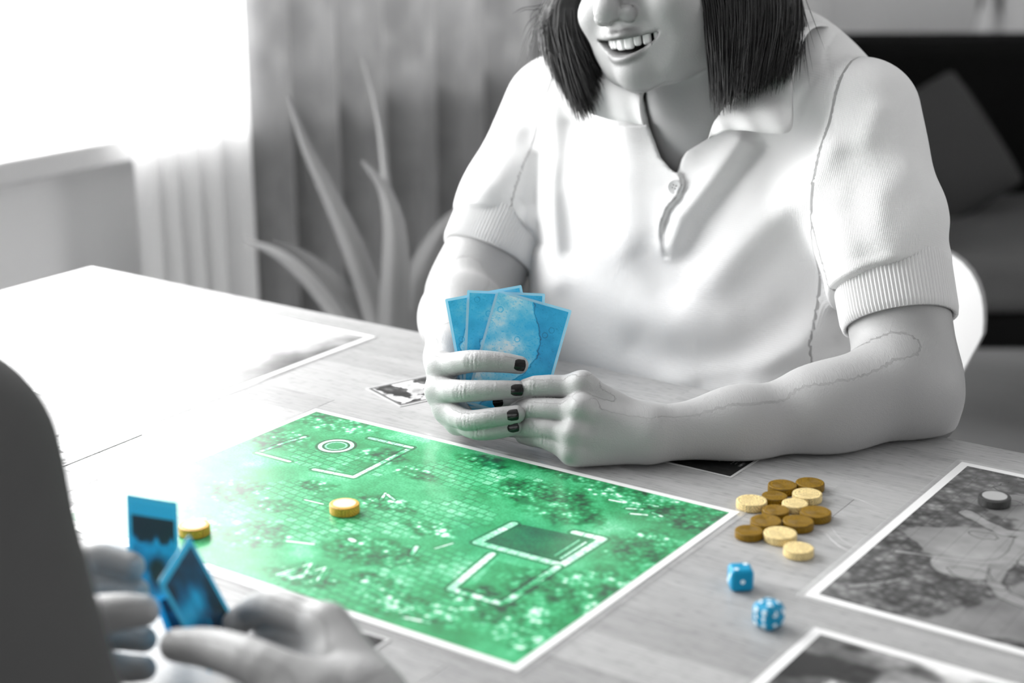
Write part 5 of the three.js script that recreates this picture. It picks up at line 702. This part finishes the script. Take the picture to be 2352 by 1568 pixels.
// ------------------------------------------------------------------ person in the foreground, seen over the shoulder
{
  const pn = thing('person', 'person in a dark grey sweater holding two dark blue cards, back to the camera', 'person', [0, 0, 0]);
  const knitF = texture(512, 512, (u, v) => 0.5 + 0.3 * Math.sin(u * 6.283 * 60) * Math.sin(v * 6.283 * 80) + 0.4 * (fbm(u * 30, v * 30, 3) - 0.5), false);
  const sweater = mat(0.07, 0.95, { bumpMap: knitF, bumpScale: 0.0006 });
  const shR = [0.2469, 0.9313, 0.5714], elR = [0.3556, 0.7758, 0.6048], wrR = [0.392, 0.7645, 0.4063], shL = [-0.07, 0.985, 0.7], elL = [-0.1, 0.8, 0.52], wrL = [0.1649, 0.7755, 0.4443];
  const sleeves = union(0.03, cone(shR, elR, 0.068, 0.056), cone(elR, V(elR).lerp(V(wrR), 0.55).toArray(), 0.05, 0.036), cone(shL, elL, 0.066, 0.052), cone(elL, V(elL).lerp(V(wrL), 0.7).toArray(), 0.05, 0.036), ell([0.08, 0.82, 0.76], [0.19, 0.24, 0.12]), ell([0.08, 0.6, 0.78], [0.175, 0.2, 0.13]), cone([0.08, 1.02, 0.73], shR, 0.055, 0.055), cone([0.08, 1.02, 0.73], shL, 0.055, 0.055));
  const g = polish((x, y, z) => Math.max(sleeves(x, y, z), 0.46 - y), [-0.25, 0.44, 0.28], [0.52, 1.14, 0.96], 0.006); uvFrom(g, (x, y, z) => [(x + z * 0.6) * 6, y * 6]);
  part('sweater', g, sweater, pn);
  // right hand: thumb in front of the cards, index curled behind their corner
  const RH = [
    { p: [[0.3483, 0.7973, 0.3862], [0.3056, 0.7978, 0.3837], [0.274, 0.7804, 0.3738], [0.2677, 0.7733, 0.3807]], r: [0.0115, 0.0102, 0.0095, 0.0085] },
    { p: [[0.3567, 0.7901, 0.3895], [0.3051, 0.7813, 0.3774], [0.2732, 0.7575, 0.3637], [0.2651, 0.7524, 0.3712]], r: [0.0115, 0.0102, 0.0095, 0.0085] },
    { p: [[0.3653, 0.7853, 0.398], [0.3146, 0.7712, 0.381], [0.2857, 0.752, 0.3699], [0.2784, 0.7494, 0.3758]], r: [0.011, 0.0098, 0.009, 0.008] },
    { p: [[0.3687, 0.7795, 0.4042], [0.327, 0.7649, 0.3875], [0.3065, 0.752, 0.3809], [0.3003, 0.7502, 0.3858]], r: [0.0102, 0.0088, 0.008, 0.0072] } ];
  const RT = { p: [[0.3846, 0.789, 0.4404], [0.3523, 0.8, 0.4459], [0.3116, 0.7974, 0.4431], [0.2883, 0.7946, 0.4475]], r: [0.017, 0.0135, 0.0118, 0.0098] };
  const ws = [[0.3891, 0.7762, 0.404], [0.3909, 0.7715, 0.4045], [0.3946, 0.7694, 0.4091], [0.3972, 0.7673, 0.4144]];
  const hR = handField(ws, RH, RT, { wr: 0.019, extra: [cone([0.3913, 0.7814, 0.4196], [0.3706, 0.7872, 0.4317], 0.02, 0.016)] });
  // left hand: fingers behind the cards, thumb in front
  const LH = [
    { p: [[0.1817, 0.8028, 0.4353], [0.1903, 0.812, 0.4197], [0.2015, 0.8107, 0.4125], [0.211, 0.809, 0.4091]], r: [0.0115, 0.0105, 0.0098, 0.0088] },
    { p: [[0.1911, 0.7958, 0.4441], [0.1968, 0.7971, 0.427], [0.2067, 0.7958, 0.4169], [0.2157, 0.7942, 0.4113]], r: [0.0115, 0.0105, 0.0098, 0.0088] },
    { p: [[0.2097, 0.7887, 0.4593], [0.2143, 0.778, 0.4411], [0.2239, 0.7744, 0.4295], [0.2339, 0.7723, 0.4233]], r: [0.011, 0.01, 0.009, 0.0082] },
    { p: [[0.2217, 0.7787, 0.4674], [0.2302, 0.7677, 0.453], [0.2387, 0.7628, 0.4426], [0.2472, 0.7628, 0.4367]], r: [0.0105, 0.0092, 0.0085, 0.0078] } ];
  const LT = { p: [[0.2019, 0.7912, 0.4638], [0.2345, 0.8029, 0.4598], [0.249, 0.8062, 0.4512], [0.2579, 0.8059, 0.4427]], r: [0.016, 0.0125, 0.011, 0.0095] };
  const wl = [[0.1696, 0.7854, 0.4437], [0.1731, 0.7825, 0.4487], [0.1819, 0.7795, 0.4564], [0.1914, 0.7792, 0.4627]];
  const hL = handField(wl, LH, LT, { wr: 0.018 });
  const arms = union(0.02, cone(wrR, V(wrR).lerp(V(elR), 0.6).toArray(), 0.025, 0.03), cone(wrL, V(wrL).lerp(V(elL), 0.5).toArray(), 0.025, 0.03));
  const skinAll = (x, y, z) => { const d = smin(smin(hR(x, y, z), hL(x, y, z), 0.0005), arms(x, y, z), 0.014); return smax(d, 0.7515 - y, 0.005); };
  const hc = [0.08, 1.2, 0.72], headF = union(0.03, ell([hc[0], hc[1] + 0.03, hc[2]], [0.075, 0.1, 0.095]), ell([hc[0], hc[1] - 0.05, hc[2] - 0.035], [0.055, 0.06, 0.055]), cone(hc, [0.08, 1.02, 0.73], 0.05, 0.055), ball([hc[0], hc[1] - 0.015, hc[2] - 0.1], 0.014));
  const trunk = union(0.03, cone(V(wrR).lerp(V(elR), 0.3).toArray(), elR, 0.028, 0.036), cone(elR, shR, 0.038, 0.045), cone(V(wrL).lerp(V(elL), 0.3).toArray(), elL, 0.028, 0.036), cone(elL, shL, 0.038, 0.045), cone(shL, [0.08, 1.0, 0.73], 0.045, 0.045), cone(shR, [0.08, 1.0, 0.73], 0.045, 0.045)), inner = (x, y, z) => smin(trunk(x, y, z), headF(x, y, z), 0.02);
  const body = mergeGeometries([polish(skinAll, [-0.02, 0.74, 0.16], [0.5, 0.9, 0.62], 0.0022, flesh(1)), polish(inner, [-0.22, 0.72, 0.3], [0.48, 1.35, 0.92], 0.006, flesh(1))]);
  part('body', skinUV(body), skin, pn);
  const cap = union(0.02, ell([hc[0], hc[1] + 0.045, hc[2] + 0.012], [0.083, 0.098, 0.1]), ell([hc[0], hc[1] - 0.05, hc[2] + 0.05], [0.065, 0.08, 0.05]));
  part('hair', polish((x, y, z) => Math.max(cap(x, y, z), -ell([hc[0], hc[1] - 0.04, hc[2] - 0.09], [0.066, 0.11, 0.075])(x, y, z)), [-0.03, 1.05, 0.58], [0.19, 1.38, 0.86], 0.005), mat(0.03, 0.5), pn);
  part('trousers', polish(union(0.05, ell([0.08, 0.5, 0.8], [0.18, 0.1, 0.15]), cone([0.17, 0.5, 0.78], [0.18, 0.51, 0.4], 0.08, 0.06), cone([-0.01, 0.5, 0.78], [-0.02, 0.51, 0.4], 0.08, 0.06), cone([0.18, 0.5, 0.4], [0.18, 0.08, 0.42], 0.058, 0.045), cone([-0.02, 0.5, 0.4], [-0.02, 0.08, 0.42], 0.058, 0.045)), [-0.15, 0.03, 0.3], [0.3, 0.63, 0.98], 0.012), mat(0.04, 0.9), pn);
  for (const x of [-0.02, 0.18]) part('shoe', polish((a, b, c) => Math.max(union(0.03, cone([x, 0.05, 0.44], [x, 0.035, 0.28], 0.042, 0.036), cone([x, 0.09, 0.43], [x, 0.05, 0.42], 0.04, 0.042))(a, b, c), 0.002 - b), [x - 0.06, -0.01, 0.2], [x + 0.06, 0.16, 0.52], 0.008), mat(0.3, 0.6), pn);
  // cards
  const faceTex = (s, band) => texture(220, 340, (u, v) => { if (u < 0.045 || u > 0.955 || v < 0.03 || v > 0.97) return cyanInk(0.72); let t = 0.12 + 0.5 * fbm(u * 4 + s, v * 6, 4); if (band) { if (v < 0.16) t = 0.66; else if (v < 0.42) t = 0.02 + 0.55 * sstep(0.34, 0.43, v + 0.14 * (n2(u * 9 + s, 3) - 0.5)); else t = 0.5 - 0.62 * Math.exp(-(((u - 0.55) / 0.2) ** 2) - ((v - 0.68) / 0.16) ** 2) + 0.4 * (fbm(u * 6 + s, v * 8, 3) - 0.5); } else { t = 0.1 + 0.5 * Math.exp(-(((u - 0.48) / 0.16) ** 2)) * sstep(0.15, 0.5, v) + 0.3 * (fbm(u * 6 + s, v * 8, 3) - 0.5) + 0.4 * Math.exp(-((Math.hypot((u - 0.72), (v - 0.5) * 1.5) / 0.05) ** 2)); } return cyanInk(t); });
  const rim = mat(lin(0.05, 0.5, 0.8), 0.25);
  const quad = (label, tl, tr, bl, H, tex, s) => { const a = V(tl), X = V(tr).sub(a), W = X.length(), n = new THREE.Vector3().crossVectors(X, a.clone().sub(V(bl))).normalize(), Y = new THREE.Vector3().crossVectors(n, X).normalize(), o = playingCard('dark_blue_card', label, W, H, tex, inkBack(s, 1), 'dark blue cards held in the foreground', rim); const c = a.clone().addScaledVector(X, 0.5).addScaledVector(Y, -H / 2); pose(o, c.toArray(), n.toArray(), Y.toArray()); };
  quad('dark blue picture card with a pale title band, held upright in the foreground', [0.1964, 0.8488, 0.3956], [0.184, 0.8217, 0.343], [0.218, 0.79, 0.4138], 0.068, faceTex(4, true), 21);
  quad('dark blue picture card held tilted in front of the upright one', [0.2428, 0.8304, 0.3895], [0.261, 0.7688, 0.3718], [0.2712, 0.8202, 0.4485], 0.052, faceTex(8, false), 27);
  quad('dark blue card tucked behind the tilted card with one corner showing', [0.2426, 0.8017, 0.4218], [0.2482, 0.8003, 0.3842], [0.2545, 0.7831, 0.4306], 0.035, faceTex(15, false), 33);
}

// ------------------------------------------------------------------ loose cards on the table
{
  const rimG = mat(0.75, 0.25, { transmission: 0.3, thickness: 0 });
  const pic = (s, dark) => texture(200, 300, (u, v) => { const b = Math.min(u, 1 - u, v * 1.5, (1 - v) * 1.5); if (b < 0.05) return dark ? 0.06 : 0.35; const f = fbm(u * 5 + s, v * 7, 4); let t = dark ? 0.03 + 0.25 * Math.pow(fbm(u * 14 + s, v * 20, 3), 3) : 0.8 + 0.9 * (f - 0.5) - 0.7 * sstep(0.52, 0.58, fbm(u * 4 + s * 3, v * 5, 4)); if (dark && v > 0.6 && v < 0.72 && Math.sin(u * 60 + 3 * Math.sin(u * 23)) > 0.55 && n2(u * 30, v * 60) > 0.4) t = 0.5; return t; });
  function flat(label, corner, along, w, h, tex) {            // corner of the card, direction of its short edge
    const o = playingCard('loose_card', label, w, h, tex, pic(50, false), 'loose cards on the table', rimG), x = V([along[0], 0, along[2]]).normalize(), up = new THREE.Vector3(x.z, 0, -x.x);
    const c = V(corner).addScaledVector(x, w / 2).addScaledVector(up, h / 2); pose(o, [c.x, TY + 0.0004, c.z], [0, 1, 0], up.toArray());
  }
  flat('pale grey picture card lying flat beyond the green map, under the hand', [0, TY, -0.069], [0.06, 0, 0.023], 0.063, 0.088, pic(2, false));
  flat('black card with faint lettering lying under the forearm', [0.32, TY, -0.059], [1, 0, 0.01], 0.063, 0.088, pic(7, true));
  flat('pale card lying beside the dark sweater by the pale map', [-0.14, TY, 0.222], [1, 0, -0.03], 0.063, 0.088, pic(12, false));
  flat('grey picture card lying at the near edge of the green map behind the hand', [0.272, TY, 0.398], [1, 0, -0.05], 0.063, 0.088, pic(17, true));
}

renderer.render(scene, camera);
